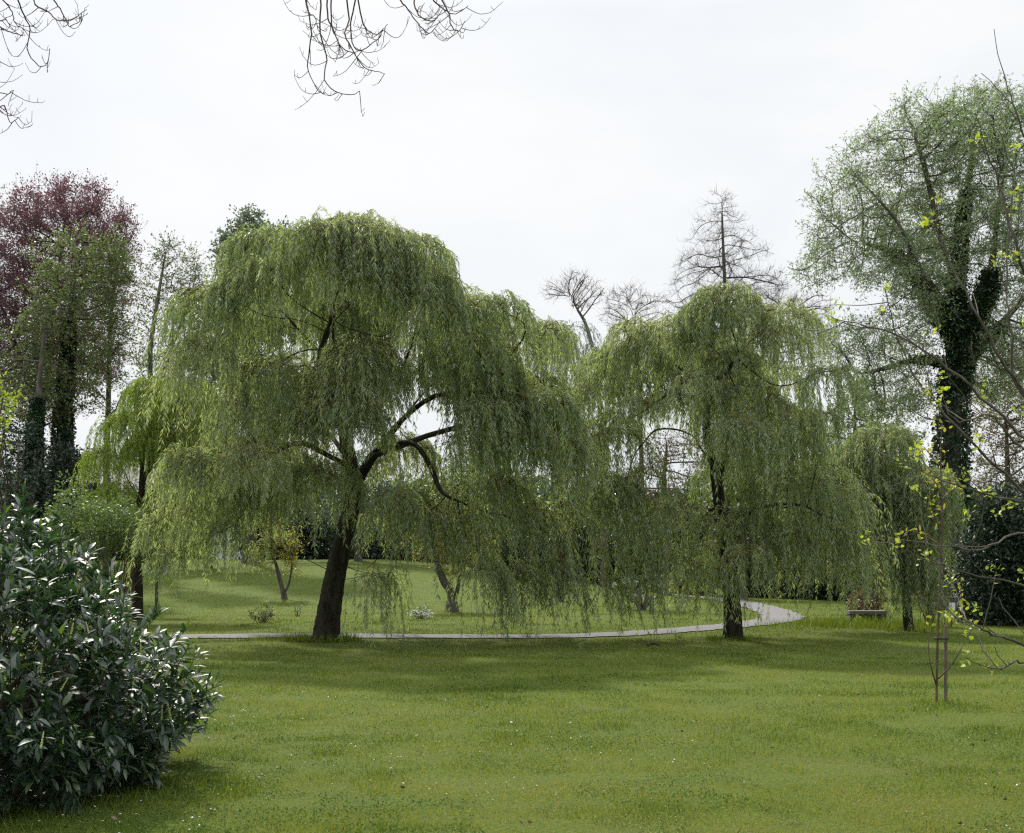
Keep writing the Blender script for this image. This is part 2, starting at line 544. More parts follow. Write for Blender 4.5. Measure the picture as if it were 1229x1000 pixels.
# small white daisies scattered in patches: ground cover
nd = 4200
yd = rs.uniform(6.2, 15, nd)
xd = rs.uniform(-1, 1, nd) * (yd * 0.45 + 1)
pm = vnoise(xd, yd, 0.8, 21) * 0.6 + vnoise(xd, yd, 2.6, 22) * 0.4 + 0.12 * (xd < 0)
k = (pm > 0.58) & (rs.rand(nd) < 0.6)
xd, yd = xd[k], yd[k]
rd = rs.uniform(0.005, 0.0085, len(xd))
zd = ground(xd, yd) + rs.uniform(0.03, 0.05, len(xd))
th = np.arange(8) / 8 * 2 * PI
tx_, ty_ = rs.normal(0, 0.3, len(xd)), rs.normal(-0.2, 0.3, len(xd))
pz = np.array([1, .72] * 4)
dv = np.stack([xd[:, None] + rd[:, None] * np.cos(th) * pz, yd[:, None] + rd[:, None] * np.sin(th) * pz,
               zd[:, None] + rd[:, None] * (np.cos(th) * tx_[:, None] + np.sin(th) * ty_[:, None]) * pz], -1)
stp = np.stack([np.c_[xd, yd, ground(xd, yd)], np.c_[xd, yd, zd - 0.001]], 1)
sv, sf = tubes(stp, np.full((len(xd), 2), 0.0012), 3)
setting(build('daisies', [(dv.reshape(-1, 3), np.arange(len(xd) * 8).reshape(-1, 8), 0, rs.rand(len(xd))), (sv, sf, 1, 0.4)], [BLOSSOM, GRASS]), 'stuff')


# ------------------------------------------------------------------ branching skeletons
class Skel:
    def __init__(self):
        self.p, self.par, self.caps = [], [], []

    def add_path(self, pts, parent=-1, top=None):
        ids = []
        for q in pts:
            self.p.append(np.asarray(q, float))
            self.par.append(parent)
            parent = len(self.p) - 1
            ids.append(parent)
        self.caps.append((ids, (1.0 if len(self.caps) == 0 else 0.5) if top is None else top))
        return ids

    def nearest(self, q):
        P = np.array(self.p)
        return int(np.argmin(((P - q) ** 2).sum(1)))

    def grow(self, att, step, kill, iters=120, bias=(0, 0, 0), jit=0.25, infl=1e9, maxkids=3):
        att = np.asarray(att, float)
        P = np.array(self.p)
        kids = np.zeros(len(P), int)
        for q in self.par:
            if q >= 0:
                kids[q] += 1
        nid = np.zeros(len(att), int)
        nd = np.full(len(att), 1e18)
        for s in range(0, len(P), 200):
            D = np.linalg.norm(att[:, None] - P[None, s:s + 200], axis=2)
            j = D.argmin(1)
            dm = D[np.arange(len(att)), j]
            b = dm < nd
            nid[b], nd[b] = j[b] + s, dm[b]
        alive = nd > kill
        bias = np.asarray(bias, float)
        plist, par = [P], list(self.par)
        for it in range(iters):
            a = alive & (nd < infl)
            if not a.any():
                break
            V = norm(att[a] - P[nid[a]])
            acc = np.zeros_like(P)
            np.add.at(acc, nid[a], V)
            act = np.where((np.linalg.norm(acc, axis=1) > 1e-6) & (kids < maxkids))[0]
            if len(act) == 0:
                break
            dv = norm(norm(acc[act]) + bias + rs.normal(0, jit, (len(act), 3)))
            new = P[act] + dv * step
            kids[act] += 1
            base = len(P)
            P = np.concatenate([P, new])
            kids = np.concatenate([kids, np.zeros(len(new), int)])
            par.extend(act.tolist())
            ai = np.where(alive)[0]
            for s in range(0, len(new), 200):
                D = np.linalg.norm(att[ai][:, None] - new[None, s:s + 200], axis=2)
                j = D.argmin(1)
                dm = D[np.arange(len(ai)), j]
                b = dm < nd[ai]
                nid[ai[b]], nd[ai[b]] = j[b] + s + base, dm[b]
            alive &= nd > kill
        self.p, self.par = [q for q in P], par

    def finish(self, rtip, rbase, p=2.2):
        """radii by the pipe rule, scaled so that the root has radius rbase"""
        P, par = np.array(self.p), np.array(self.par)
        n = len(P)
        acc = np.zeros(n)
        kids = [[] for _ in range(n)]
        for i in range(n):
            if par[i] >= 0:
                kids[par[i]].append(i)
        # children may precede nothing but their parent, so go backwards
        cnt = np.zeros(n)
        for i in range(n - 1, -1, -1):
            if not kids[i]:
                cnt[i] = 1
            else:
                cnt[i] = sum(cnt[c] ** 1.0 for c in kids[i])
        r = rtip * cnt ** (1 / p)
        k = math.log(rbase / rtip) / max(1e-6, math.log(r[0] / rtip))
        r = rtip * (r / rtip) ** k
        for path, top in self.caps:
            t = np.linspace(0, 1, len(path))
            r[path] = np.minimum(r[path], rbase * top * (1 - 0.86 * t ** 0.9))
        for i in range(n):
            if par[i] >= 0:
                big = max(kids[par[i]], key=lambda c: r[c])
                r[i] = min(r[i], r[par[i]] * (1.0 if i == big else 0.68))
        self.r = np.maximum(r, rtip)
        self.kids, self.P, self.parr = kids, P, par
        return self

    def chains(self):
        """polylines following the thickest child; each (ids, order, id of its top branch)"""
        res = []
        stack = [(0, None, 0, -1)]
        while stack:
            i, pa, order, br = stack.pop()
            ids = [] if pa is None else [pa]
            me = len(res)
            res.append(None)
            brr = me if order == 1 else br
            while True:
                ids.append(i)
                ch = sorted(self.kids[i], key=lambda c: -self.r[c])
                for c in ch[1:]:
                    stack.append((c, i, order + 1, brr))
                if not ch:
                    break
                i = ch[0]
            res[me] = (ids, order, brr)
        return res


def chain_tubes(sk, chains, S, soft=True, flare=0.0):
    """tubes of chains, batched by length"""
    by = {}
    for ids, order, br in chains:
        by.setdefault(len(ids), []).append(ids)
    outc = []
    for k, group in by.items():
        if k < 2:
            continue
        g = np.array(group)
        P = sk.P[g].copy()
        R = sk.r[g].copy()
        R[:, 0] = np.minimum(R[:, 0], R[:, 1] * 1.15)
        if soft and k > 3:
            for _ in range(2):
                P[:, 1:-1] = 0.5 * P[:, 1:-1] + 0.25 * (P[:, :-2] + P[:, 2:])
        v, f = tubes(P, R, S)
        outc.append((v, f))
    return outc


def trunk_mesh(P, R, S=18, flare=0.35, lump=0.06, seed=0):
    """main stem with root flare, lumps and a bend"""
    n = max(24, len(P) * 4)
    Pc = curve(P, n)
    Rc = np.interp(np.linspace(0, 1, n), np.linspace(0, 1, len(R)), R)
    hgt = np.linalg.norm(Pc - Pc[0], axis=1)
    Rc = Rc * (1 + flare * np.exp(-hgt / (R[0] * 0.9)))
    v, f = tube(Pc, Rc, S)
    r = np.random.RandomState(seed)
    th = np.tile(np.arange(S) / S * 2 * PI, n).reshape(n, S)
    mod = np.zeros((n, S))
    for q in range(2, 6):
        mod += lump / q ** 0.5 * np.sin(q * th + r.uniform(0, 6) + hgt[:, None] * r.uniform(-1.5, 1.5))
    mod *= (1 + 1.5 * np.exp(-hgt / (R[0] * 1.2)))[:, None]
    mod += r.normal(0, lump * 0.3, (n, S))
    V = v.reshape(n, S, 3)
    V = Pc[:, None] + (V - Pc[:, None]) * (1 + mod)[..., None]
    return V.reshape(-1, 3), f


def clump_points(clumps, n):
    """points in a union of ellipsoids ((centre), (rx, ry, rz)), more toward the shell"""
    vol = np.array([c[1][0] * c[1][1] * c[1][2] for c in clumps]) ** 0.8
    which = rs.choice(len(clumps), n, p=vol / vol.sum())
    C = np.array([c[0] for c in clumps])[which]
    R = np.array([c[1] for c in clumps])[which]
    return C + rand_dirs(n) * R * (rs.rand(n, 1) ** (1 / 2.6))


def E(x, y, rx, ry, d, dd=0.0, dep=None):
    """ellipsoid that fills rx, ry photo pixels round (x, y) at distance d; dd shifts it in depth"""
    k = d / F
    return (px(x, y, d) + np.array([0, dd, 0]), (rx * k, (dep if dep else rx * k), ry * k))


def tree_parts(root, sk, bark, twig, S_trunk=14, n_branch=7, rmin_branch=0.02, extra=None, crown_mats=None, crown='crown', seed=0, flare=0.35, lump=0.06):
    """trunk, main branches and crown (fine twigs + leaves) as the parts of one tree"""
    ch = sk.chains()
    main = [c for c in ch if c[1] == 0][0]
    ids = main[0]
    # trunk follows the main chain while it is thick
    thick = [i for i in ids if sk.r[i] > max(rmin_branch, 0.12 * sk.r[ids[0]])]
    thick = thick if len(thick) > 3 else ids[:4]
    sub = thick[::max(1, len(thick) // 14)]
    if sub[-1] != thick[-1]:
        sub.append(thick[-1])
    v, f = trunk_mesh(sk.P[sub], sk.r[sub], S_trunk, flare, lump, seed)
    build('trunk', [(v, f, 0, 0.5, True)], bark, root)
    rest_main = ids[len(thick) - 1:]
    firsts = sorted([k for k, c in enumerate(ch) if c[1] == 1 and sk.r[c[0][1]] > rmin_branch], key=lambda k: -sk.r[ch[k][0][1]])[:n_branch]
    used = set()
    for k in firsts:
        mine = []
        for q, c in enumerate(ch):
            if c[2] == k and sk.r[c[0][min(1, len(c[0]) - 1)]] > rmin_branch:
                cut = [i for n_, i in enumerate(c[0]) if n_ < 2 or sk.r[i] > rmin_branch * 0.5]
                mine.append((cut, c[1], k))
                used.add(q)
                if len(cut) < len(c[0]):
                    ch.append((c[0][len(cut) - 1:], 9, -5))
        cs = chain_tubes(sk, mine, 8)
        if cs:
            build('branch', [(a, b, 0, 0.5, True) for a, b in cs], bark, root)
    fine = [c for q, c in enumerate(ch) if q not in used and c[1] != 0]
    if len(rest_main) > 1:
        fine.append((rest_main, 1, -1))
    big = [c for c in fine if sk.r[c[0][min(1, len(c[0]) - 1)]] > rmin_branch]
    small = [c for c in fine if sk.r[c[0][min(1, len(c[0]) - 1)]] <= rmin_branch]
    chunks = [(a, b, 0, 0.5, True) for a, b in chain_tubes(sk, big, 6)] + [(a, b, 0, 0.5, True) for a, b in chain_tubes(sk, small, 3)]
    build(crown, chunks + (extra or []), [twig] + list(crown_mats or []), root)


# ------------------------------------------------------------------ weeping willows
def hang(origin, d0, L, K=8, lean=None, stiff=0.35):
    """hanging strands: leave along d0 and bend over to fall"""
    n = len(origin)
    P = np.zeros((n, K, 3))
    P[:, 0] = origin
    d = norm(d0)
    down = np.array([0, 0, -1.0]) + (lean if lean is not None else 0)
    sway = rs.normal(0, 0.10, (n, 3))
    for k in range(1, K):
        t = k / (K - 1)
        a = min(1, t / stiff) ** 0.8
        dd = norm(d * (1 - a) + (down + sway) * a + rs.normal(0, 0.07, (n, 3)))
        P[:, k] = P[:, k - 1] + dd * (L / (K - 1))[:, None]
    return P


def strand_leaves(P, per_m, Lr, Wr, tmin=0.0, tint=None, fall=0.45):
    """leaves along strands; returns verts, faces, tints"""
    n, K, _ = P.shape
    L = np.linalg.norm(np.diff(P, axis=1), axis=2).sum(1)
    cnt = np.maximum(2, (L * per_m * (1 - tmin)).astype(int))
    idx = np.repeat(np.arange(n), cnt)
    t = rs.uniform(tmin, 1, len(idx)) * (K - 1) * 0.9999
    i = t.astype(int)
    fr = (t - i)[:, None]
    a, b = P[idx, i], P[idx, i + 1]
    p = a * (1 - fr) + b * fr
    T = norm(b - a)
    side = norm(np.cross(T, rand_dirs(len(idx))))
    d = norm(T * 0.62 + side * 0.7 + np.array([0, 0, -fall]))
    ll = rs.uniform(*Lr, len(idx))
    v, f = leaf_quads(p, d, ll, rs.uniform(*Wr, len(idx)), droop=0.12)
    ti = (tint[idx] if tint is not None else 0.5) + rs.normal(0, 0.16, len(idx))
    return v, f, np.clip(ti, 0, 1)


def willow(label, base, d, trunk, boughs, mops, cx, hw, dmax, rbase, leafm=WILLOW, twigm=BARK_YELLOW, dens=1.0, seed=1, cat='tree', per_m=33,
           leafL=(0.075, 0.14), leafW=(0.014, 0.022), group='weeping willows on the lawn', copies=0.7, name='weeping_willow', natt=5):
    """mops: (x, y of its top, half width, drop, low?) in photo pixels: one drooping head of foliage each"""
    root = thing(name, label, cat, base, group)
    sk = Skel()
    T = curve([px(x, y, d) + np.array([0, dd, 0]) for x, y, dd in trunk], max(8, len(trunk) * 4))
    T[0] = base - np.array([0, 0, 0.1])
    sk.add_path(T)
    for b in boughs:
        q = curve([px(x, y, d) + np.array([0, dd, 0]) for x, y, dd in b], len(b) * 4)
        q = q + np.cumsum(rs.normal(0, 0.03, q.shape), 0) * np.sin(np.linspace(0, PI, len(q)))[:, None] + rs.normal(0, 0.02, q.shape)
        at = sk.nearest(q[0])
        sk.add_path(q[1:], at)
    heads = []
    k = d / F
    for mo in mops:
        x, y, r, dr = mo[:4]
        low = mo[4] if len(mo) > 4 else 0
        D = dmax * math.sqrt(max(0.04, 1 - ((x - cx) / hw) ** 2))
        nc = max(1, int(round(copies * (D / (r * k * 1.5) if not low else max(1, 0.42 * D / (r * k * 1.5))))))
        fr = (np.arange(nc) + 0.5) / nc * 2 - 1 if nc > 1 else np.array([0.0])
        if low:
            fr = fr * 0.9 - (0.35 if nc == 1 else 0.05)
        for j, q in enumerate(fr):
            jx = rs.normal(0, r * 0.45) if nc > 1 and abs(q) > 0.25 else 0
            c = px(x + jx, y + (0 if low else 55 * q * q) + (rs.uniform(-8, 26) if nc > 1 else rs.uniform(-6, 12)), d) + np.array([0, q * D + rs.normal(0, 0.15), 0])
            heads.append((c, r * k * rs.uniform(0.7, 1.15), dr * k * rs.uniform(0.7, 1.25) * (1 if low else 0.62), 0.72 if low else 1.0))
    att = []
    for c, r, L, dn in heads:
        m = max(4, int(natt * (r / 0.6) ** 1.3))
        o = rs.uniform(-1, 1, (m, 3)) * np.array([r * 0.75, r * 0.75, r * 0.22])
        att.append(c + o - np.array([0, 0, r * 0.30]))
    att = np.concatenate(att)
    sk.grow(att, 0.22, 0.26, 140, (0, 0, 0.05), 0.22)
    sk.finish(0.006, rbase)
    P = sk.P
    thin = np.where(sk.r < 0.05)[0]
    S_all, tints = [], []
    for c, r, L, dn in heads:
        m = int(dn * dens * 66 * (r / 0.6) ** 1.7) + 6
        a = rs.uniform(0, 2 * PI, m)
        rho = np.sqrt(rs.rand(m))
        out = np.c_[np.cos(a), np.sin(a), np.zeros(m)]
        o = c + out * (rho * r * 0.8)[:, None]
        o[:, 2] += -0.45 * r * rho ** 2 + rs.normal(0, 0.06, m)
        # every strand leaves a real twig near by
        D = np.linalg.norm(P[thin][None] - o[:, None], axis=2)
        st = P[thin[D.argmin(1)]]
        start = np.where((D.min(1) < 0.9)[:, None], st, o)
        ax0 = c - np.array([base[0] + 0.35, base[1], 0])
        ax0[2] = 0
        far_ = min(1.0, np.linalg.norm(ax0) / 3.6)
        ax0 = ax0 / max(0.3, np.linalg.norm(ax0)) * far_
        d0 = out * (0.35 + 0.6 * rho)[:, None] + ax0 * 0.75 + np.array([0, 0, 0.40]) + rs.normal(0, 0.28, (m, 3))
        LL = L * rs.uniform(0.3, 1.15, m) * (0.8 + 0.3 * (rs.rand(m) < 0.12))
        Q = hang(o, d0, LL, 8, out * 0.06 + ax0 * 0.13, 0.5)
        g0 = ground(Q[:, -1, 0], Q[:, -1, 1]) + 0.12
        cutz = np.maximum(Q[:, :, 2], g0[:, None] + 0.05 * np.linspace(1, 0, 8)[None])
        Q[:, :, 2] = cutz
        S_all.append(np.concatenate([start[:, None], Q], 1))
        tints.append(np.full(m, np.clip(rs.normal(0.5, 0.2), 0.1, 0.95)) + rs.normal(0, 0.07, m))
    for c, r, L, dn in heads:       # a few long, nearly bare twigs arch over the outline
        if rs.rand() < 0.45:
            m = 2
            ax0 = norm((c - np.array([base[0] + 0.35, base[1], c[2] + 0.001]))[None])
            d0 = ax0 * 0.8 + np.array([0, 0, 0.95]) + rs.normal(0, 0.4, (m, 3))
            st = P[thin[np.argmin(np.linalg.norm(P[thin] - c, axis=1))]]
            Q = hang(np.repeat(st[None], m, 0), d0, rs.uniform(0.7, 1.6, m), 8, ax0 * 0.2, 0.8)
            S_all.append(np.concatenate([Q[:, :1], Q], 1))
            tints.append(np.full(m, 0.6))
    S_all, tints = np.concatenate(S_all), np.concatenate(tints)
    v, f = tubes(S_all, np.linspace(0.005, 0.002, S_all.shape[1])[None].repeat(len(S_all), 0), 3)
    lv, lf, lt = strand_leaves(S_all, per_m, leafL, leafW, 0.10, tints)
    tree_parts(root, sk, BARK, BARK, 20, 8, 0.035, [(v, f, 1, 0.5), (lv, lf, 2, lt)], [twigm, leafm], seed=seed, lump=0.085, flare=0.2)
    print(label[:30], 'strands', len(S_all), 'leaves', len(lf), 'nodes', len(P))
    return root


def at_ground(x, d, dy=0):
    X_ = (x - CX) / F * d
    return np.array([X_, d, float(ground(X_, d))])


dL, dR, d3 = 24.4, 25.0, 27.9
willow('large weeping willow with a thick leaning trunk, standing beside the straight stretch of path', at_ground(389, dL), dL,
       [(389, 772, 0), (394, 735, 0), (402, 690, 0), (414, 640, 0), (424, 595, 0), (420, 555, 0.1), (409, 505, 0.2), (401, 440, 0.2), (397, 380, 0.3), (404, 320, 0.2)],
       [[(424, 590, 0), (447, 552, -0.3), (482, 512, -0.6), (520, 487, -0.9), (590, 482, -1.1), (650, 470, -1.0)],
        [(421, 560, 0.1), (385, 548, -0.7), (352, 545, -1.3), (334, 560, -1.6), (308, 559, -1.9)],
        [(447, 552, -0.3), (492, 535, -1.0), (512, 565, -1.5), (530, 592, -1.8), (560, 610, -2.0)],
        [(409, 505, 0.2), (450, 470, 0.5), (485, 420, 0.8), (500, 360, 1.0), (500, 320, 1.0)],
        [(401, 440, 0.2), (360, 400, -0.4), (335, 370, -0.7), (320, 330, -0.8)],
        [(482, 512, -0.6), (520, 450, 0.4), (570, 400, 1.0), (610, 375, 1.2)],
        [(420, 555, 0.1), (380, 510, 1.0), (320, 480, 1.8), (260, 470, 2.0)],
        [(447, 552, -0.3), (500, 520, 1.0), (590, 500, 1.8), (660, 495, 1.6), (722, 510, 0.8)],
        [(409, 505, 0.2), (395, 450, -1.2), (410, 420, -2.2), (420, 410, -2.6)],
        [(401, 440, 0.2), (420, 400, 1.6), (430, 380, 2.6)]],
       [(374, 290, 56, 150), (404, 282, 44, 140), (434, 286, 42, 150), (488, 306, 42, 150), (520, 322, 36, 150), (400, 465, 42, 100, 1), (372, 505, 38, 85, 1), (440, 495, 36, 90, 1), (445, 280, 62, 170), (412, 274, 44, 150), (345, 304, 34, 140), (318, 350, 42, 150), (470, 300, 40, 150), (500, 312, 44, 150), (306, 362, 36, 150), (562, 352, 38, 130), (606, 362, 38, 140),
        (645, 395, 36, 160), (300, 418, 42, 170), (535, 335, 30, 140), (420, 375, 44, 120, 1), (432, 440, 38, 100, 1), (330, 420, 60, 170), (410, 400, 60, 150), (480, 390, 60, 150), (545, 400, 56, 170), (605, 410, 56, 190),
        (648, 450, 36, 210), (672, 500, 30, 190), (625, 470, 46, 200), (296, 478, 36, 150), (278, 520, 30, 130), (565, 480, 56, 180), (450, 480, 50, 120),
        (300, 548, 44, 130, 1), (258, 582, 36, 120, 1), (400, 555, 56, 85, 1), (330, 590, 40, 80, 1), (222, 615, 24, 80, 1), (465, 580, 34, 80, 1), (520, 600, 34, 110, 1),
        (590, 575, 56, 150, 1), (630, 600, 40, 165, 1), (668, 600, 30, 130, 1), (725, 520, 14, 170, 1), (738, 505, 20, 230, 1), (733, 570, 18, 180, 1), (732, 600, 14, 160, 1), (728, 640, 13, 120, 1), (500, 590, 36, 100, 1), (552, 605, 36, 115, 1), (585, 655, 26, 108, 1), (635, 665, 24, 100, 1), (320, 505, 44, 90), (300, 528, 36, 100), (462, 690, 9, 80, 1),
        (250, 650, 26, 60, 1), (300, 630, 20, 60, 1), (620, 680, 36, 85, 1), (728, 690, 11, 72, 1)],
       430, 340, 4.6, 0.27, seed=1, dens=1.15)
willow('smaller weeping willow with a straight trunk by the bend of the path', at_ground(881, dR), dR,
       [(881, 770, 0), (880, 740, 0), (877, 700, 0), (870, 650, 0), (864, 605, 0), (858, 565, 0), (848, 520, 0), (850, 480, 0.1), (856, 430, 0.2), (862, 390, 0.2)],
       [[(848, 515, 0), (838, 490, -0.2), (815, 482, -0.5), (790, 484, -0.8), (762, 503, -0.9), (735, 520, -0.9)],
        [(858, 565, 0), (830, 535, -0.3), (805, 526, -0.8), (776, 528, -1.0), (755, 545, -1.1)],
        [(864, 605, 0), (880, 625, -0.6), (908, 620, -1.4), (935, 618, -1.9), (962, 628, -2.2)],
        [(858, 565, 0), (872, 545, 0), (886, 536, 0.1), (905, 545, 0.3)],
        [(861, 580, 0), (868, 540, -0.2), (862, 500, -0.4), (880, 460, -0.5), (910, 430, -0.6)],
        [(850, 480, 0.1), (820, 440, 0.4), (790, 410, 0.6), (760, 400, 0.6)],
        [(864, 605, 0), (845, 620, -0.3), (825, 640, -0.7), (800, 645, -1.0)],
        [(862, 500, -.4), (900, 480, 0.8), (950, 470, 1.6), (980, 490, 1.8)],
        [(850, 480, 0.1), (860, 450, -1.4), (870, 440, -2.2)],
        [(850, 480, 0.1), (850, 440, 1.6), (850, 420, 2.6)]],
       [(838, 358, 46, 110), (784, 374, 44, 100), (808, 364, 42, 110), (832, 388, 36, 60, 1), (742, 396, 40, 120), (716, 430, 26, 170), (884, 376, 52, 150), (810, 376, 40, 100), (862, 362, 42, 120), (905, 380, 44, 150), (870, 400, 44, 110), (912, 398, 40, 180), (932, 436, 34, 200), (952, 486, 28, 190),
        (898, 430, 50, 190), (930, 480, 50, 180), (880, 500, 36, 130), (820, 420, 36, 70), (720, 480, 22, 150), (765, 440, 30, 90), (948, 522, 36, 150), (735, 540, 26, 120),
        (935, 560, 56, 130, 1), (975, 610, 46, 110, 1), (984, 560, 30, 150, 1), (1002, 590, 30, 140, 1), (842, 610, 28, 140, 1), (885, 610, 40, 100, 1), (872, 640, 26, 80, 1), (925, 640, 40, 75, 1), (772, 560, 26, 110, 1),
        (815, 650, 22, 90, 1), (850, 680, 26, 75, 1), (890, 660, 22, 60, 1), (800, 590, 24, 100, 1), (1005, 640, 30, 95, 1), (752, 600, 14, 110, 1)],
       860, 165, 3.6, 0.215, seed=2)
willow('low weeping willow trailing to the ground in front of the dark evergreen bush', at_ground(1090, d3), d3,
       [(1090, 760, 0), (1088, 720, 0), (1082, 670, 0), (1076, 610, 0), (1068, 560, 0), (1060, 530, 0)],
       [[(1076, 610, 0), (1095, 575, -0.3), (1108, 555, -0.5)], [(1082, 660, 0), (1060, 610, -0.6), (1035, 580, -0.9)], [(1082, 650, 0), (1098, 610, 0.7), (1110, 590, 1.0)]],
       [(1058, 514, 40, 140), (1026, 526, 40, 170), (996, 540, 36, 150), (1000, 560, 30, 150), (1012, 610, 30, 120, 1), (1078, 555, 44, 150), (1040, 575, 40, 130, 1), (1090, 690, 24, 74, 1), (1078, 640, 26, 110, 1), (1094, 660, 20, 90, 1), (1080, 532, 34, 180), (1098, 575, 22, 150), (1062, 590, 40, 140), (1084, 620, 32, 120, 1), (1050, 650, 34, 85, 1), (1088, 670, 24, 88, 1), (1100, 610, 18, 90, 1), (978, 548, 30, 150), (985, 600, 30, 110, 1)],
       1070, 70, 1.9, 0.13, seed=3, dens=2.0, copies=0.9)
willow('yellow green weeping willow behind the leaning trunk, brighter than the other willows', at_ground(165, 33), 33,
       [(165, 715, 0), (163, 660, 0), (168, 600, 0), (172, 540, 0), (178, 480, 0), (182, 455, 0)],
       [[(168, 600, 0), (190, 540, -0.3), (215, 490, -0.5), (235, 470, -0.5)], [(168, 600, 0), (145, 550, 0.3), (130, 510, 0.4)], [(172, 550, 0), (180, 500, 0.9), (190, 470, 1.4)]],
       [(185, 452, 40, 170), (228, 458, 40, 190), (150, 488, 34, 150), (250, 500, 36, 170), (245, 545, 36, 130, 1), (215, 480, 40, 180), (190, 520, 44, 120), (122, 530, 20, 110), (150, 570, 34, 80, 1), (210, 600, 40, 80, 1)],
       195, 95, 2.0, 0.16, leafm=WILLOW_Y, seed=4, leafL=(0.07, 0.12), dens=1.7)


# ------------------------------------------------------------------ other trees
def tuft_leaves(sk, rmax, n, spread, Lr, Wr, up=0.0, tint0=0.5, twl=(0.3, 0.8), twn=2, twr=0.006):
    """fine twigs on the thin branches, leaves along them: returns (twig verts, faces), (leaf verts, faces, tints)"""
    ids = np.where((sk.r < rmax) & (sk.parr >= 0))[0]
    if len(ids) == 0:
        return None
    ids = np.repeat(ids, twn)
    m = len(ids)
    fr = rs.rand(m)[:, None]
    st = sk.P[ids] * fr + sk.P[sk.parr[ids]] * (1 - fr)
    ax = norm(sk.P[ids] - sk.P[sk.parr[ids]])
    d0 = norm(ax * 0.5 + rand_dirs(m) * 0.75 + np.array([0, 0, up]))
    d1 = norm(d0 + rs.normal(0, 0.4, (m, 3)) + np.array([0, 0, up]))
    L = rs.uniform(*twl, m)[:, None]
    P = np.stack([st, st + d0 * L * 0.5, st + d0 * L * 0.5 + d1 * L * 0.5], 1)
    tv, tf = tubes(P, np.array([[twr, twr * 0.8, twr * 0.6]]).repeat(m, 0), 3)
    if n <= 0:
        return (tv, tf), None
    li = np.repeat(np.arange(m), n)
    t = rs.uniform(0.15, 1.02, len(li))
    i = (t > 0.5).astype(int)
    f2 = ((t - 0.5 * i) / 0.5)[:, None]
    p = P[li, i] * (1 - f2) + P[li, i + 1] * f2 + rs.normal(0, spread * 0.3, (len(li), 3))
    d = norm(rand_dirs(len(li)) + d1[li] * 0.5 + np.array([0, 0, up]))
    v, f = leaf_quads(p, d, rs.uniform(*Lr, len(li)), rs.uniform(*Wr, len(li)))
    c = sk.P[ids][li]
    tt_ = tint0 + 0.5 * (vnoise(c[:, 0] + c[:, 2] * 0.6, c[:, 1] + c[:, 2] * 0.8, 0.8, 33) - 0.5) + rs.normal(0, 0.13, len(li))
    return (tv, tf), (v, f, np.clip(tt_, 0, 1))


def leaf_tree(name, label, base, trunk, clumps, rbase, natt, step, kill, leafm, bark=BARK_GREY, twig=BARK_TWIG, n_leaf=6, spread=0.15, Lr=(0.08, 0.14), Wr=(0.05, 0.09),
              rtip=0.008, rleaf=0.03, bias=(0, 0, 0.15), up=0.0, group=None, n_branch=6, boughs=(), seed=0, rmin=0.035, tint0=0.5, cat='tree', flare=0.3, jit=0.25, twl=(0.3, 0.8), twn=5, twr=0.006):
    root = thing(name, label, cat, base, group)
    sk = Skel()
    T = curve(trunk, max(8, len(trunk) * 4))
    T[0] = np.asarray(base) - np.array([0, 0, 0.1])
    sk.add_path(T)
    for b in boughs:
        q = curve(b, len(b) * 4)
        at = sk.nearest(q[0])
        sk.add_path(q[1:], at)
    sk.grow(clump_points(clumps, natt), step, kill, 160, bias, jit)
    sk.finish(rtip, rbase)
    extra, mats = [], []
    tw, lv = tuft_leaves(sk, rleaf, n_leaf if leafm else 0, spread, Lr, Wr, up, tint0, twl, twn, twr)
    extra.append((*tw, 0))
    if lv:
        extra.append((lv[0], lv[1], 1, lv[2]))
        mats = [leafm]
    tree_parts(root, sk, bark, twig, 12, n_branch, rmin, extra, mats, seed=seed, flare=flare)
    print(name, 'nodes', len(sk.P), 'twigs', len(tw[1]) // 6, 'leaves', len(lv[1]) if lv else 0)
    return root, sk


def tr(x, d, pts):
    """trunk polyline from pixel points at distance d, base on the ground"""
    return [at_ground(x, d)] + [px(a, b, d) for a, b in pts]


# copper beech
d = 62
leaf_tree('copper_beech', 'broad copper beech with purple young leaves, tallest tree behind the laurel', at_ground(40, d), tr(40, d, [(42, 560), (48, 480), (58, 400), (70, 330), (78, 270)]),
          [E(85, 270, 75, 48, d), E(20, 300, 70, 55, d), E(130, 300, 38, 40, d), E(40, 370, 80, 60, d), E(-40, 360, 60, 70, d), E(120, 350, 45, 50, d), E(20, 450, 70, 60, d), E(-50, 470, 60, 80, d), E(90, 430, 60, 50, d)],
          0.5, 3600, 0.42, 0.46, COPPER, n_leaf=9, spread=0.25, Lr=(0.10, 0.16), Wr=(0.05, 0.085), twl=(0.4, 1.2), rtip=0.012, rleaf=0.045, up=0.4, boughs=[[px(48, 480, d), px(20, 420, d), px(0, 350, d)], [px(52, 440, d), px(85, 380, d), px(110, 320, d)]])
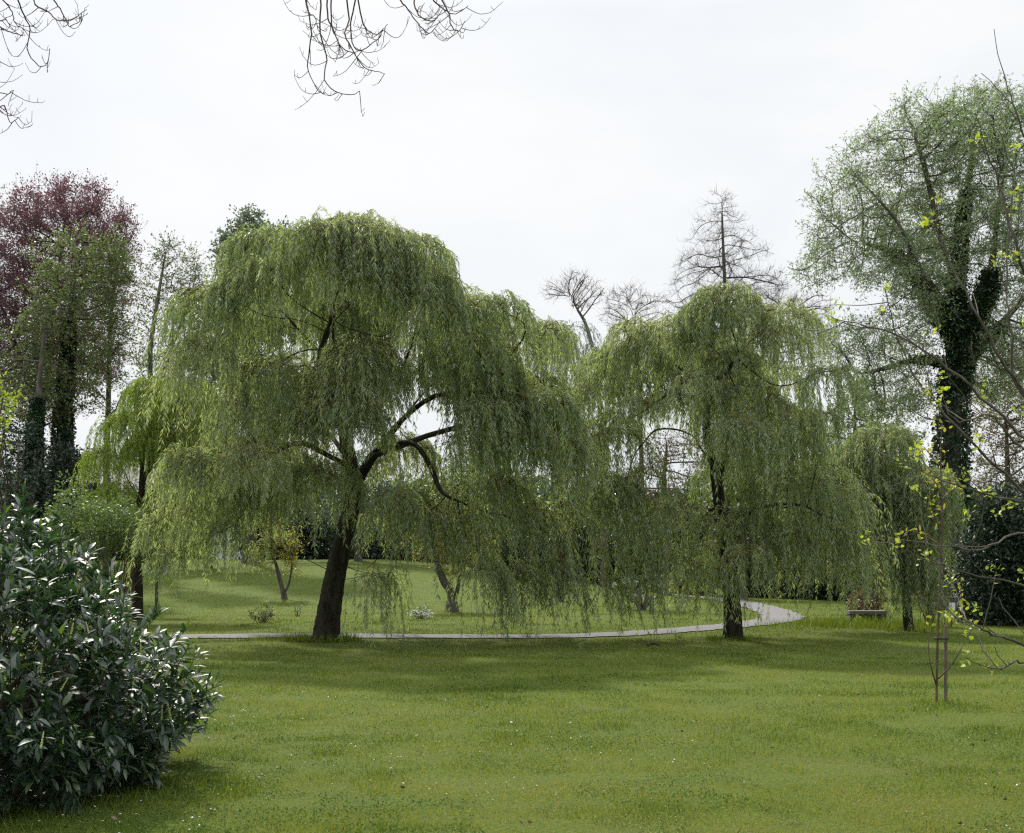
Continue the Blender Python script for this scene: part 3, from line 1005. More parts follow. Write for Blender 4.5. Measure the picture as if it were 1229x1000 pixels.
# ivy clad trees standing before the beech
d = 47
_, skA = leaf_tree('ivy_clad_tree', 'young green tree with a thick ivy trunk in front of the copper beech', at_ground(76, d), tr(76, d, [(76, 560), (78, 470), (82, 400), (88, 340), (100, 290)]),
                   [E(95, 330, 60, 55, d), E(130, 320, 38, 45, d), E(60, 400, 45, 50, d), E(110, 400, 50, 55, d), E(70, 470, 50, 45, d), E(30, 460, 30, 40, d)],
                   0.30, 1500, 0.36, 0.42, GREEN, n_leaf=5, spread=0.2, Lr=(0.08, 0.14), Wr=(0.05, 0.09), rtip=0.011, rleaf=0.03, group='young green trees in front of the copper beech')
_, skB = leaf_tree('ivy_clad_tree', 'thin twin of the ivy trees, leaning nearer to the bush at the lawn edge', at_ground(38, d - 2), tr(38, d - 2, [(40, 580), (44, 500), (50, 430), (55, 380)]),
                   [E(50, 400, 40, 50, d), E(20, 440, 45, 50, d), E(40, 490, 50, 45, d), E(10, 540, 40, 40, d)],
                   0.24, 620, 0.42, 0.5, GREEN, n_leaf=4, spread=0.2, Lr=(0.08, 0.14), Wr=(0.05, 0.08), rtip=0.012, rleaf=0.03, tint0=0.3, group='young green trees in front of the copper beech')
leaf_tree('young_leaf_tree', 'slim dark stemmed tree with young leaves between the ivy tree and the yellow willow', at_ground(128, d + 2), tr(128, d + 2, [(128, 560), (130, 480), (132, 400), (138, 330), (140, 300)]),
          [E(140, 330, 34, 50, d), E(130, 400, 50, 50, d), E(110, 450, 50, 50, d), E(145, 460, 28, 50, d)],
          0.17, 620, 0.42, 0.5, GREEN, n_leaf=3, spread=0.2, Lr=(0.08, 0.13), Wr=(0.05, 0.08), rtip=0.012, rleaf=0.03, tint0=0.4, group='young green trees in front of the copper beech')
# thin birch-like tree with several rising stems
d = 52
leaf_tree('sparse_tree', 'sparse tree with thin rising stems and hardly any leaves, beside the copper beech', at_ground(196, d), tr(196, d, [(190, 560), (180, 440), (186, 380), (196, 320), (200, 295)]),
          [E(200, 330, 28, 45, d), E(228, 345, 26, 52, d), E(178, 370, 20, 50, d), E(215, 400, 34, 50, d), E(245, 380, 14, 40, d), E(190, 440, 30, 40, d)],
          0.20, 1300, 0.34, 0.36, GREEN, BARK_PALE, BARK_GREY, 3, 0.12, (0.08, 0.13), (0.05, 0.08), 0.010, 0.022, (0, 0, 0.5), boughs=[[px(188, 480, d), px(205, 420, d), px(228, 360, d), px(236, 320, d)], [px(190, 540, d), px(215, 470, d), px(222, 400, d), px(212, 340, d)]], rmin=0.05)
d = 58
leaf_tree('round_tree', 'grey green round topped tree showing over the crown of the large willow', at_ground(300, d), tr(300, d, [(300, 560), (302, 460), (300, 380), (302, 310)]),
          [E(300, 280, 36, 26, d), E(282, 305, 30, 32, d), E(325, 290, 26, 24, d), E(285, 320, 34, 36, d), E(320, 320, 40, 36, d), E(300, 380, 55, 50, d), E(270, 430, 50, 50, d)],
          0.35, 900, 0.42, 0.45, GREYGREEN, n_leaf=12, spread=0.22, Lr=(0.12, 0.2), Wr=(0.07, 0.12), rtip=0.012, rleaf=0.05)
# bare trees behind
d = 56
leaf_tree('bare_tree', 'bare tree with a crooked stem and a flat tuft of upright twigs between the willows', at_ground(725, d), tr(725, d, [(724, 560), (716, 450), (705, 395), (692, 370), (682, 352)]),
          [E(692, 342, 24, 16, d), E(665, 352, 16, 12, d), E(714, 352, 15, 16, d), E(700, 365, 20, 12, d)], 0.17, 700, 0.2, 0.24, None, BARK_GREY, BARK_TWIG, 0, rtip=0.011, bias=(0, 0, 0.55), rmin=0.05, jit=0.3, twn=3, twr=0.0045, twl=(0.2, 0.6), up=0.3)
leaf_tree('bare_tree', 'small bare tree top just left of the tall straight bare tree', at_ground(772, d + 3), tr(772, d + 3, [(770, 560), (766, 450), (762, 400), (758, 365)]),
          [E(755, 365, 34, 24, d + 3), E(785, 370, 22, 22, d + 3), E(735, 380, 18, 20, d + 3)], 0.16, 600, 0.24, 0.27, None, BARK_GREY, BARK_TWIG, 0, rtip=0.010, bias=(0, 0, 0.4), rmin=0.05, jit=0.3, twn=3, twr=0.0045, twl=(0.2, 0.6), up=0.3)
leaf_tree('bare_tree', 'wide bare tree with drooping side boughs to the right of the tall straight bare tree', at_ground(930, d), tr(930, d, [(928, 560), (930, 450), (935, 410), (940, 380)]),
          [E(940, 380, 50, 36, d), E(975, 385, 34, 40, d), E(905, 390, 30, 25, d), E(960, 420, 40, 30, d)], 0.26, 1300, 0.24, 0.26, None, BARK_GREY, BARK_TWIG, 0, rtip=0.010, bias=(0, 0, 0.1), rmin=0.05, jit=0.3, twn=3, twr=0.0045, twl=(0.2, 0.6), up=0.3)
d = 44
willow('thin pale weeping willow in the gap between the two big willows', at_ground(672, d), d,
       [(672, 720, 0), (672, 620, 0), (674, 520, 0), (680, 440, 0), (682, 405, 0)],
       [[(674, 520, 0), (660, 460, 0.3), (650, 420, 0.4)], [(676, 500, 0), (700, 440, -0.3), (706, 410, -0.4)]],
       [(664, 392, 22, 120), (690, 388, 20, 130), (706, 410, 18, 120), (648, 410, 16, 110), (680, 440, 30, 120)], 678, 50, 1.4, 0.16, leafm=GREYGREEN, twigm=BARK_PALE, dens=0.45, per_m=14, seed=9,
       leafL=(0.09, 0.14), leafW=(0.02, 0.03))


# bare tree with a straight stem
d = 57
leaf_tree('bare_tree', 'tall bare tree with a straight stem and level boughs, rising above the smaller willow', at_ground(876, d), tr(876, d, [(876, 560), (875, 450), (873, 390), (869, 320), (867, 270), (866, 236)]),
          [E(866, 243, 24, 16, d), E(868, 272, 42, 18, d), E(868, 305, 62, 20, d), E(846, 318, 46, 14, d), E(872, 335, 74, 20, d), E(900, 345, 52, 16, d), E(878, 365, 84, 20, d), E(850, 375, 50, 16, d), E(905, 385, 60, 22, d), E(880, 400, 84, 20, d)],
          0.2, 2000, 0.22, 0.26, None, BARK_GREY, BARK_GREY, 8, rtip=0.0085, bias=(0, 0, 0.06), rmin=0.04, jit=0.28, twn=3, twr=0.0045, twl=(0.2, 0.6), up=0.25)

# tall silver green tree with an ivy trunk
d = 39
rootS, skS = leaf_tree('tall_silver_tree', 'tall silver green tree with spreading boughs behind the low willow, tallest of all', at_ground(1142, d),
                       tr(1142, d, [(1143, 620), (1142, 560), (1146, 480), (1150, 420), (1148, 350), (1140, 290)]),
                       [E(1110, 156, 58, 42, d), E(1170, 138, 62, 38, d), E(1230, 156, 66, 50, d), E(1060, 190, 50, 50, d), E(1020, 240, 50, 50, d), E(1000, 290, 42, 36, d), E(1090, 240, 60, 60, d), E(1160, 220, 70, 60, d),
                        E(1230, 240, 60, 70, d), E(1060, 310, 60, 40, d), E(1120, 320, 60, 50, d), E(1200, 330, 60, 60, d), E(1080, 400, 60, 45, d), E(1030, 430, 44, 40, d), E(1060, 480, 55, 34, d), E(1010, 400, 30, 30, d, 1), E(1100, 460, 50, 36, d, 1), E(1190, 430, 45, 50, d, -1), E(990, 310, 34, 30, d, 1.5), E(1260, 350, 50, 70, d),
                        E(1130, 190, 60, 50, d, -2), E(1130, 260, 60, 60, d, 2.5), E(1080, 350, 50, 50, d, -2), E(1230, 430, 60, 60, d, 1), E(1170, 290, 50, 50, d, -2.5)],
                       0.46, 4600, 0.32, 0.36, SILVER, BARK_GREY, BARK_GREY, 7, 0.20, (0.08, 0.15), (0.028, 0.048), 0.010, 0.03, (0, 0, 0.1), 0.0, None, 10,
                       [[px(1146, 470, d), px(1165, 400, d - .5), px(1186, 345, d - 1), px(1196, 270, d - 1), px(1205, 190, d - 1)],
                        [px(1150, 420, d), px(1130, 360, d - 1), px(1100, 318, d - 1.5), px(1080, 270, d - 1.8), px(1050, 235, d - 2)],
                        [px(1148, 350, d), px(1125, 270, d - 1), px(1110, 200, d - 1), px(1095, 160, d - 1)],
                        [px(1140, 400, d), px(1100, 330, d + 1), px(1065, 300, d + 1), px(1020, 290, d + 1)],
                        [px(1155, 430, d), px(1200, 390, d + 0.5), px(1235, 350, d + 1), px(1270, 300, d + 1)],
                        [px(1150, 440, d), px(1110, 430, d + 1), px(1070, 440, d + 1.5), px(1030, 450, d + 1.5)],
                        [px(1148, 350, d), px(1155, 270, d + 1), px(1165, 200, d + 1.4), px(1170, 140, d + 1.5)]], flare=0.2, twn=5)


def ivy(label, sk, node_ok, radius, n, size=(0.07, 0.12)):
    """leaves in a thick sleeve round a trunk"""
    ids = np.where(node_ok)[0]
    ids = np.array([i for i in ids if sk.parr[i] >= 0])
    pick = rs.choice(ids, n)
    fr = rs.rand(n)[:, None]
    c = sk.P[pick] * fr + sk.P[sk.parr[pick]] * (1 - fr)
    a = rs.uniform(0, 2 * PI, n)
    o = np.c_[np.cos(a), np.sin(a), rs.normal(0, 0.2, n)]
    lump = 0.7 + 0.6 * vnoise(a * 2.0 + c[:, 0], c[:, 2] * 1.6, 1.0, 41)
    zt = (c[:, 2] - sk.P[ids][:, 2].min()) / max(0.1, np.ptp(sk.P[ids][:, 2]))
    fade = np.clip(1.15 - 0.9 * zt + 0.8 * (vnoise(a * 1.3 + 3, c[:, 2] * 0.9, 1.0, 43) - 0.5), 0.12, 1.2)
    r = (sk.r[pick] + radius * fade * (0.25 + 1.3 * (lump - 0.6)) * np.sqrt(rs.rand(n)))[:, None]
    p = c + o * r
    d_ = norm(o * 0.6 + np.array([0, 0, -0.7]) + rs.normal(0, 0.45, (n, 3)))
    v, f = leaf_quads(p, d_, rs.uniform(*size, n), rs.uniform(size[0], size[1], n) * 0.85)
    lo = sk.P[ids[np.argmin(sk.P[ids][:, 2])]]
    root = thing('ivy', label, 'ivy', (lo[0], lo[1], float(ground(lo[0], lo[1]))), 'ivy on tree trunks')
    build('foliage', [(v, f, 0, np.clip(rs.normal(0.45, 0.2, n), 0, 1))], IVY, root)
    st = []
    for q in range(5):
        zz = np.linspace(sk.P[ids][:, 2].min(), sk.P[ids][:, 2].max() * 0.8, 12)
        P = []
        for z in zz:
            b = ids[np.argmin(abs(sk.P[ids][:, 2] - z))]
            aa = q * 1.3 + z * 0.4
            P.append(sk.P[b] * np.array([1, 1, 0]) + np.array([0, 0, z]) + np.array([math.cos(aa), math.sin(aa), 0]) * (sk.r[b] + 0.03))
        st.append(P)
    v, f = tubes(np.array(st), np.full((5, 12), 0.025), 5)
    build('stem', [(v, f, 0, 0.5, True)], BARK_TWIG, root)


okS = (skS.r > 0.11) & (skS.P[:, 2] > 1.0)
ivy('dark ivy wrapped thickly round the trunk of the tall silver green tree', skS, okS, 0.34, 26000, (0.09, 0.15))
ivy('dark ivy on the thick trunk in front of the copper beech', skA, (skA.r > 0.05) & (skA.P[:, 2] < 11.5), 0.26, 9000, (0.11, 0.17))
ivy('dark ivy on the thinner trunk nearer to the laurel', skB, (skB.r > 0.05) & (skB.P[:, 2] < 8), 0.25, 8000, (0.11, 0.17))


# ------------------------------------------------------------------ shrubs
def shrub(name, label, base, clumps, leafm, nleaf, Lr, Wr, nst=7, group=None, cat='shrub', bark=BARK_TWIG, shell=4.5, extra=None, tint0=0.45, rstem=0.03, up=0.1):
    """bushy plant: stems from the base to every clump, leaves through the clumps"""
    root = thing(name, label, cat, base, group)
    st, rr = [], []
    for c, R in clumps:
        for q in range(nst):
            e = c + rand_dirs(1)[0] * np.array(R) * 0.85
            m = (np.asarray(base) + e) / 2 + np.array([0, 0, 0.1 * R[2]]) + rs.normal(0, 0.06, 3)
            st.append(curve([np.asarray(base) + rs.normal(0, 0.05, 3) * np.array([1, 1, 0]) - np.array([0, 0, 0.05]), m, e], 7))
            rr.append(np.linspace(rstem, rstem * 0.25, 7))
    v, f = tubes(np.array(st), np.array(rr), 5)
    build('stem', [(v, f, 0, 0.5, True)], bark, root)
    vol = np.array([R[0] * R[1] * R[2] for c, R in clumps]) ** 0.7
    nl = (nleaf * vol / vol.sum()).astype(int)
    vv, tt = [], []
    for (c, R), k in zip(clumps, nl):
        # sub clumps on the shell give an uneven outline
        ns = max(6, k // 45)
        sc = c + rand_dirs(ns) * np.array(R) * (rs.rand(ns, 1) ** (1 / shell)) * rs.uniform(0.82, 1.08, (ns, 1))
        w_ = rs.randint(0, ns, k)
        p = sc[w_] + rs.normal(0, 0.15, (k, 3)) * np.array(R)
        z = ground(p[:, 0], p[:, 1]) + 0.05
        p[:, 2] = np.maximum(p[:, 2], z + rs.rand(k) * 0.15)
        o = norm((p - c) / np.array(R))
        d_ = norm(o * 0.5 + rand_dirs(k) * 0.8 + np.array([0, 0, up]))
        vv.append((p, d_))
        tt.append(np.clip(tint0 + 0.25 * (rs.rand(ns)[w_] - 0.5) + rs.normal(0, 0.15, k), 0, 1))
    p, d_ = np.concatenate([a for a, b in vv]), np.concatenate([b for a, b in vv])
    v, f = leaf_quads(p, d_, rs.uniform(*Lr, len(p)), rs.uniform(*Wr, len(p)), droop=0.1)
    fol = build('foliage', [(v, f, 0, np.concatenate(tt))], leafm, root)
    if extra:
        em, en, er, ename = extra
        ids = rs.randint(0, len(p), en)
        o = norm(p[ids] - np.asarray(clumps[0][0]))
        q = p[ids] + o * er
        nn = en * 4
        v, f = leaf_quads(np.repeat(q, 4, 0) + rs.normal(0, er * 0.4, (nn, 3)), rand_dirs(nn), rs.uniform(er, er * 1.8, nn), rs.uniform(er, er * 1.6, nn))
        build(ename, [(v, f, 0, rs.rand(nn))], em, root)
    return root


def S_(x, y, rx, ry, d, **k):
    return E(x, y, rx, ry, d, **k)


# big dark evergreen at the lawn edge on the right
d = 31
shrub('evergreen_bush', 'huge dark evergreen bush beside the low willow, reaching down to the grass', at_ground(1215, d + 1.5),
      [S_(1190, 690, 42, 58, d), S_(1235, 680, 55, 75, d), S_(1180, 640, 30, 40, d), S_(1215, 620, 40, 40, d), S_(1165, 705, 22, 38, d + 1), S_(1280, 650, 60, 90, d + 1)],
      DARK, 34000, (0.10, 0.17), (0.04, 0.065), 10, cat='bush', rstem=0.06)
# row of dark evergreens closing the lawn at the back
row = [(150, 640, 60, 50, 64, 'dark evergreen shrub behind the yellow green willow'), (222, 655, 26, 26, 66, 'dark evergreen shrub standing before the pale house wall'),
       (322, 640, 36, 46, 66, 'taller dark evergreen shrub between the house and the leaning trunk'), (370, 640, 50, 48, 67, 'dark evergreen shrub right behind the leaning trunk'),
       (450, 630, 55, 56, 66, 'blue black evergreen shrub seen between hanging strands beside the leaning trunk'), (530, 650, 50, 46, 65, 'dark evergreen shrub behind the forked orchard tree'),
       (610, 650, 55, 60, 64, 'dark evergreen shrub behind the longest hanging strands'), (690, 655, 50, 60, 62, 'dark evergreen shrub in the gap between the willows'),
       (760, 655, 45, 60, 60, 'dark evergreen shrub behind the blossoming bush'), (815, 660, 40, 62, 58, 'very dark evergreen shrub just left of the smaller willow trunk'),
       (915, 670, 50, 52, 55, 'dark green shrub at the far end of the bending path'), (965, 690, 36, 40, 52, 'rounded green shrub where the path disappears'),
       (1010, 670, 46, 58, 50, 'dark shrub behind the grey stone bench')]
for q, (x, y, rx, ry, d, lab) in enumerate(row):
    g = at_ground(x, d)
    cl = [S_(x, y, rx, ry, d), S_(x + rx * .5, y + 12, rx * .6, ry * .7, d, dd=-1), S_(x - rx * .5, y + 10, rx * .6, ry * .75, d, dd=-0.8), S_(x + rx * 0.1, y - ry * .4, rx * .55, ry * .7, d)]
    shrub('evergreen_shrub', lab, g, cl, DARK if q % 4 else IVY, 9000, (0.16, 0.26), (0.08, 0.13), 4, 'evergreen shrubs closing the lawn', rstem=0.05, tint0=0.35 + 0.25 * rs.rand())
for x, y, rx, ry, d, lab, gr in ((20, 575, 46, 60, 44, 'dark yew at the foot of the thin ivy tree', 1), (85, 585, 40, 50, 46, 'dark broad yew at the foot of the thick ivy tree', 1)):
    shrub('yew_tree', lab, at_ground(x, d), [S_(x, y, rx, ry, d), S_(x - 14, y - 35, rx * .6, ry * .7, d), S_(x + 12, y - 20, rx * .6, ry * .8, d), S_(x, y + 50, rx * 1.2, ry * .8, d)], DARK, 5200, (0.12, 0.2), (0.05, 0.08), 6, 'yews under the copper beech', cat='tree', rstem=0.06)
nw = 95000
wx = rs.uniform(-75, 75, nw)
wy = rs.uniform(88, 104, nw)
wtop = 4.2 + 2.6 * vnoise(wx, wy * 0.4, 0.16, 71) + 1.4 * vnoise(wx, wy, 0.5, 72)
wz = ground(wx, wy) + wtop * rs.rand(nw) ** 0.8
v, f = leaf_quads(np.c_[wx, wy, wz], norm(rand_dirs(nw) + np.array([0, -0.2, 0.1])), rs.uniform(0.4, 0.8, nw), rs.uniform(0.25, 0.45, nw))
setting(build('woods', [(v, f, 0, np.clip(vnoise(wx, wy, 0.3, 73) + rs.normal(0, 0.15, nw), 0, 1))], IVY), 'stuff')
# lighter bushes
d = 30
shrub('leafy_bush', 'fresh green bush with small leaves behind the laurel top', at_ground(135, d), [S_(110, 640, 46, 36, d), S_(145, 630, 36, 30, d), S_(180, 655, 34, 28, d), S_(80, 610, 30, 36, d)],
      GREEN, 9000, (0.07, 0.11), (0.035, 0.055), 6, cat='bush', tint0=0.55)
d = 20
shrub('bright_tree', 'bright green young tree reaching in at the edge of the picture above the laurel', at_ground(-45, d), [S_(-18, 480, 34, 40, d), S_(-30, 520, 40, 36, d), S_(-40, 440, 40, 40, d), S_(-60, 540, 40, 50, d)],
      LIME, 3600, (0.06, 0.10), (0.04, 0.06), 6, cat='tree', tint0=0.25, rstem=0.035)
d = 29
shrub('bronze_shrub', 'bronze leaved shrub next to the low willow and the grey stone bench', at_ground(1046, d + 3.2), [S_(1042, 715, 22, 24, d + 3.2), S_(1054, 692, 20, 28, d + 3.2), S_(1030, 730, 12, 10, d + 3.2)], REDLEAF, 1500, (0.07, 0.11), (0.03, 0.05), 6, tint0=0.5)
shrub('bronze_shrub', 'low reddish shrub between the staked sapling and the dark bush', at_ground(1118, d + 1), [S_(1115, 715, 16, 34, d + 1), S_(1112, 690, 14, 30, d + 1)], REDLEAF, 1100, (0.07, 0.11), (0.03, 0.05), 6, tint0=0.3)
shrub('dark_conifer', 'small dark conifer beside the grey stone bench', at_ground(1035, 36), [S_(1035, 722, 16, 26, 36), S_(1034, 700, 9, 22, 36)], DARK, 1800, (0.08, 0.14), (0.02, 0.035), 4)
# brown hazy hedge at the right edge
d = 48
leaf_tree('hazel_tree', 'brown hazel thicket tree behind the dark evergreen bush', at_ground(1215, d), tr(1215, d, [(1213, 640), (1210, 580), (1208, 520), (1205, 480)]),
          [S_(1200, 520, 40, 50, d), S_(1240, 500, 50, 60, d), S_(1180, 580, 30, 40, d), S_(1230, 580, 50, 40, d), S_(1190, 470, 34, 30, d), S_(1265, 450, 40, 50, d)], 0.2, 1200, 0.34, 0.36, REDLEAF, BARK_GREY, BARK_TWIG, 4, 0.15, (0.08, 0.13), (0.04, 0.07), 0.011, 0.03, (0, 0, 0.3), tint0=0.8)
leaf_tree('far_tree', 'hazy green tree filling the gap behind the low willow', at_ground(1030, 54), tr(1030, 54, [(1030, 640), (1028, 560), (1026, 500), (1030, 460)]),
          [S_(1030, 500, 45, 45, 54), S_(990, 540, 40, 40, 54), S_(1070, 520, 40, 50, 54), S_(1030, 580, 60, 40, 54)], 0.24, 700, 0.4, 0.45, GREEN, BARK_GREY, BARK_TWIG, 6, 0.2, (0.1, 0.16), (0.06, 0.1), 0.011, 0.03, tint0=0.4)
leaf_tree('far_tree', 'pinkish bare topped tree seen through the opening in the smaller willow', at_ground(800, 52), tr(800, 52, [(800, 640), (797, 580), (800, 540), (798, 520)]),
          [S_(795, 560, 30, 40, 52), S_(830, 560, 30, 40, 52), S_(770, 590, 30, 35, 52), S_(810, 610, 45, 30, 52)], 0.2, 600, 0.35, 0.4, REDLEAF, BARK_GREY, BARK_TWIG, 3, 0.18, (0.09, 0.14), (0.05, 0.08), 0.011, 0.03, tint0=0.3)
for x, d_, lab, m_ in ((250, 55, 'fresh green tree behind the crown of the large willow', GREEN), (430, 60, 'fresh green tree hidden behind the leaning trunk', GREYGREEN),
                       (570, 58, 'fresh green tree behind the forked orchard tree', GREEN), (890, 50, 'fresh green tree behind the trunk of the smaller willow', GREEN), (60, 60, 'fresh green tree low behind the laurel', GREYGREEN)):
    leaf_tree('far_tree', lab, at_ground(x, d_), tr(x, d_, [(x + 2, 620), (x - 2, 580), (x, 545)]),
              [S_(x, 570, 50, 35, d_), S_(x - 45, 600, 45, 35, d_), S_(x + 45, 600, 45, 35, d_), S_(x, 620, 60, 25, d_)], 0.2, 420, 0.45, 0.5, m_, BARK_GREY, BARK_TWIG, 8, 0.25, (0.11, 0.18), (0.06, 0.1), 0.012, 0.04, tint0=0.4, group='far trees behind the willows')

# ------------------------------------------------------------------ small trees and shrubs on the far lawn
d = 43
leaf_tree('small_tree', 'small two stemmed tree with a yellow green top on the far lawn', at_ground(342, d), tr(342, d, [(337, 700), (332, 680), (326, 660), (324, 640)]),
          [S_(328, 645, 16, 22, d), S_(318, 665, 10, 14, d), S_(348, 668, 12, 16, d), S_(345, 650, 14, 16, d)], 0.11, 150, 0.16, 0.18, YELLOWLEAF, BARK_GREY, BARK_TWIG, 5, 0.08, (0.06, 0.1), (0.035, 0.06), 0.008, 0.03,
          boughs=[[px(341, 712, d), px(347, 700, d), px(350, 680, d), px(350, 660, d)]], rmin=0.03)
d = 38
leaf_tree('orchard_tree', 'old forked orchard tree with two dark stems and yellow leaves on the far lawn', at_ground(543, d), tr(543, d, [(541, 712), (533, 698), (526, 680), (520, 650), (516, 630)]),
          [S_(520, 650, 28, 28, d), S_(560, 650, 28, 26, d), S_(540, 620, 36, 26, d), S_(505, 630, 20, 26, d), S_(545, 675, 30, 16, d)], 0.2, 380, 0.2, 0.24, YELLOWLEAF, BARK_GREY, BARK_TWIG, 5, 0.1, (0.06, 0.1), (0.03, 0.05), 0.008, 0.03,
          boughs=[[px(543, 724, d), px(549, 708, d), px(552, 690, d), px(558, 660, d)], [px(543, 724, d), px(541, 700, d - .3), px(544, 680, d - .3), px(540, 650, d - .3)]], rmin=0.04, tint0=0.35)
d = 36
leaf_tree('slim_tree', 'slim young tree with a thin bare stem just past the laurel', at_ground(188, d), tr(188, d, [(188, 700), (189, 670), (187, 640), (190, 620)]), [S_(188, 640, 20, 20, d), S_(200, 620, 20, 20, d), S_(175, 660, 14, 14, d)], 0.06, 120, 0.16, 0.2, GREEN, BARK_GREY, BARK_TWIG, 5, 0.08,
          (0.06, 0.1), (0.03, 0.05), 0.008, 0.03, rmin=0.03)
d = 31.5
shrub('flowering_shrub', 'small shrub with cream yellow flowers standing on the far lawn before the path', at_ground(316, d), [S_(315, 735, 15, 10, d), S_(308, 738, 8, 8, d), S_(324, 734, 8, 8, d)], GREEN, 420, (0.05, 0.09), (0.02, 0.035), 8, extra=(YBLOSSOM, 50, 0.03, 'blossom'), rstem=0.012)
d = 34
shrub('flowering_shrub', 'pale airy shrub with white blossom below the hanging strands', at_ground(505, d), [S_(507, 735, 15, 14, d), S_(500, 740, 9, 10, d)], GREYGREEN, 150, (0.05, 0.08), (0.02, 0.03), 12, extra=(BLOSSOM, 70, 0.03, 'blossom'), rstem=0.010)
shrub('tiny_sapling', 'tiny thin sapling on the far lawn beside the leaning trunk', at_ground(358, 36), [S_(358, 728, 6, 10, 36)], GREEN, 40, (0.05, 0.08), (0.02, 0.03), 5, rstem=0.012)
d = 39
shrub('flowering_shrub', 'white blossoming bush on thin stems between the two willows', at_ground(771, d), [S_(765, 700, 20, 12, d), S_(790, 698, 16, 9, d), S_(750, 705, 14, 12, d), S_(775, 712, 14, 10, d)], GREEN, 800, (0.06, 0.1), (0.03, 0.05), 5, extra=(BLOSSOM, 110, 0.04, 'blossom'), rstem=0.03)
shrub('round_shrub', 'pale round shrublet on the grass left of the smaller willow trunk', at_ground(816, 41), [S_(816, 722, 9, 10, 41)], GREYGREEN, 160, (0.06, 0.1), (0.02, 0.03), 6, rstem=0.01)
shrub('round_shrub', 'dark low shrublet at the foot of the blossoming bush', at_ground(752, 37), [S_(752, 732, 5, 5, 37)], DARK, 100, (0.06, 0.1), (0.02, 0.03), 6, rstem=0.01)

WOOD = bark_mat('stake_wood', (0.075, 0.062, 0.045), (0.16, 0.135, 0.10), 14, 0.15, 0.006)
DWOOD = bark_mat('weathered_wood', (0.05, 0.045, 0.04), (0.12, 0.105, 0.09), 10, 0.2, 0.01)
STONE = plain_mat('grey_stone', (0.08, 0.078, 0.075), (0.17, 0.165, 0.16), 5, 0.85, 0.01)
RUBBER = plain_mat('dark_rubber', (0.015, 0.012, 0.01), (0.03, 0.025, 0.02), 10, 0.7)
WHITE = plain_mat('white_paint', (0.62, 0.63, 0.65), (0.74, 0.74, 0.75), 3, 0.5)


def pole(c, r, h, S=12):
    c = np.asarray(c, float)
    zz = [-0.05, h * 0.5, h - r * 0.3, h, h]
    rr = [r * 1.02, r, r, r * 0.75, 0.0005]
    return tube([c + np.array([0, 0, z]) for z in zz], rr, S)


for x, y, dd, lab in ((782, 738, 36.4, 'short dark wooden post standing beside the blossoming bush'), (767, 735, 38, 'thin wooden post under the blossoming bush')):
    c = at_ground(x, dd)
    r = 0.075 if x == 782 else 0.05
    v, f = pole(c, r, 0.6 if x == 782 else .75, 9)
    o = build('wooden_post', [(v, f, 0, 0.5, True)], DWOOD)
    tag(o, lab, 'post', 'posts by the blossoming bush')

# grey stone bench behind the lush grass
c = at_ground(1040, 31.0)
b = thing('stone_bench', 'low grey stone bench by the bronze shrub, half hidden in tall grass', 'bench', c)
build('seat', box_chunks(c + np.array([0, 0, 0.30]), (1.0, 0.38, 0.08), 0.02), STONE, b)
for sx in (-0.4, 0.4):
    build('leg', box_chunks(c + np.array([sx, 0, 0.105]), (0.16, 0.3, 0.305), 0.02), STONE, b)
# white notice at the dark bush
c = at_ground(1142, 29.2)
s = thing('notice_sign', 'small white notice on a thin post before the dark evergreen bush', 'sign', c)
v, f = pole(c, 0.02, 0.62, 8)
build('post', [(v, f, 0, 0.5, True)], DWOOD, s)
build('panel', box_chunks(c + np.array([0, -0.03, 0.54]), (0.15, 0.02, 0.19), 0.004), WHITE, s)

# ------------------------------------------------------------------ pale house glimpsed behind
hd = 84
hc = px(185, 640, hd)
hz = float(ground(hc[0], hd))
WALL = plain_mat('pale_render', (0.50, 0.52, 0.56), (0.58, 0.60, 0.63), 2, 0.9)
ROOF = plain_mat('grey_roof', (0.13, 0.12, 0.12), (0.22, 0.21, 0.21), 4, 0.8)
GLASS = plain_mat('window_glass', (0.03, 0.035, 0.045), (0.06, 0.07, 0.08), 1, 0.1, 0, 0.6)
h = thing('house', 'pale house half hidden behind the yellow green willow and shrubs', 'house', (hc[0], hd, hz))
W_, D_, H_ = 13.0, 8.0, 4.6
build('wall', box_chunks(np.array([hc[0], hd, hz + H_ / 2 - 0.1]), (W_, D_, H_ + 0.2)), WALL, h)
x0, x1, y0, y1, z0, z1 = hc[0] - W_ / 2 - 0.4, hc[0] + W_ / 2 + 0.4, hd - D_ / 2 - 0.5, hd + D_ / 2 + 0.5, hz + H_ + 0.02, hz + H_ + 3.0
rv = np.array([(x0, y0, z0), (x1, y0, z0), (x1, y1, z0), (x0, y1, z0), (x0 + 1.8, hd, z1), (x1 - 1.8, hd, z1)])
rf = build('roof', [(rv, [(0, 1, 5, 4), (2, 3, 4, 5)]), (rv, [(1, 2, 5), (3, 0, 4)]), (rv, [(3, 2, 1, 0)])], ROOF, h)
build('chimney', box_chunks(np.array([hc[0] + 2, hd + 0.3, z1 + 0.1]), (0.8, 0.6, 1.6)), WALL, rf)
for wx in (-4.8, -1.8, 1.4, 4.6):
    fr = build('window', box_chunks(np.array([hc[0] + wx, hd - D_ / 2 - 0.03, hz + 2.7]), (1.3, 0.1, 1.5)), WHITE, h)
    build('pane', box_chunks(np.array([hc[0] + wx, hd - D_ / 2 - 0.09, hz + 2.7]), (1.1, 0.04, 1.3)), GLASS, fr)

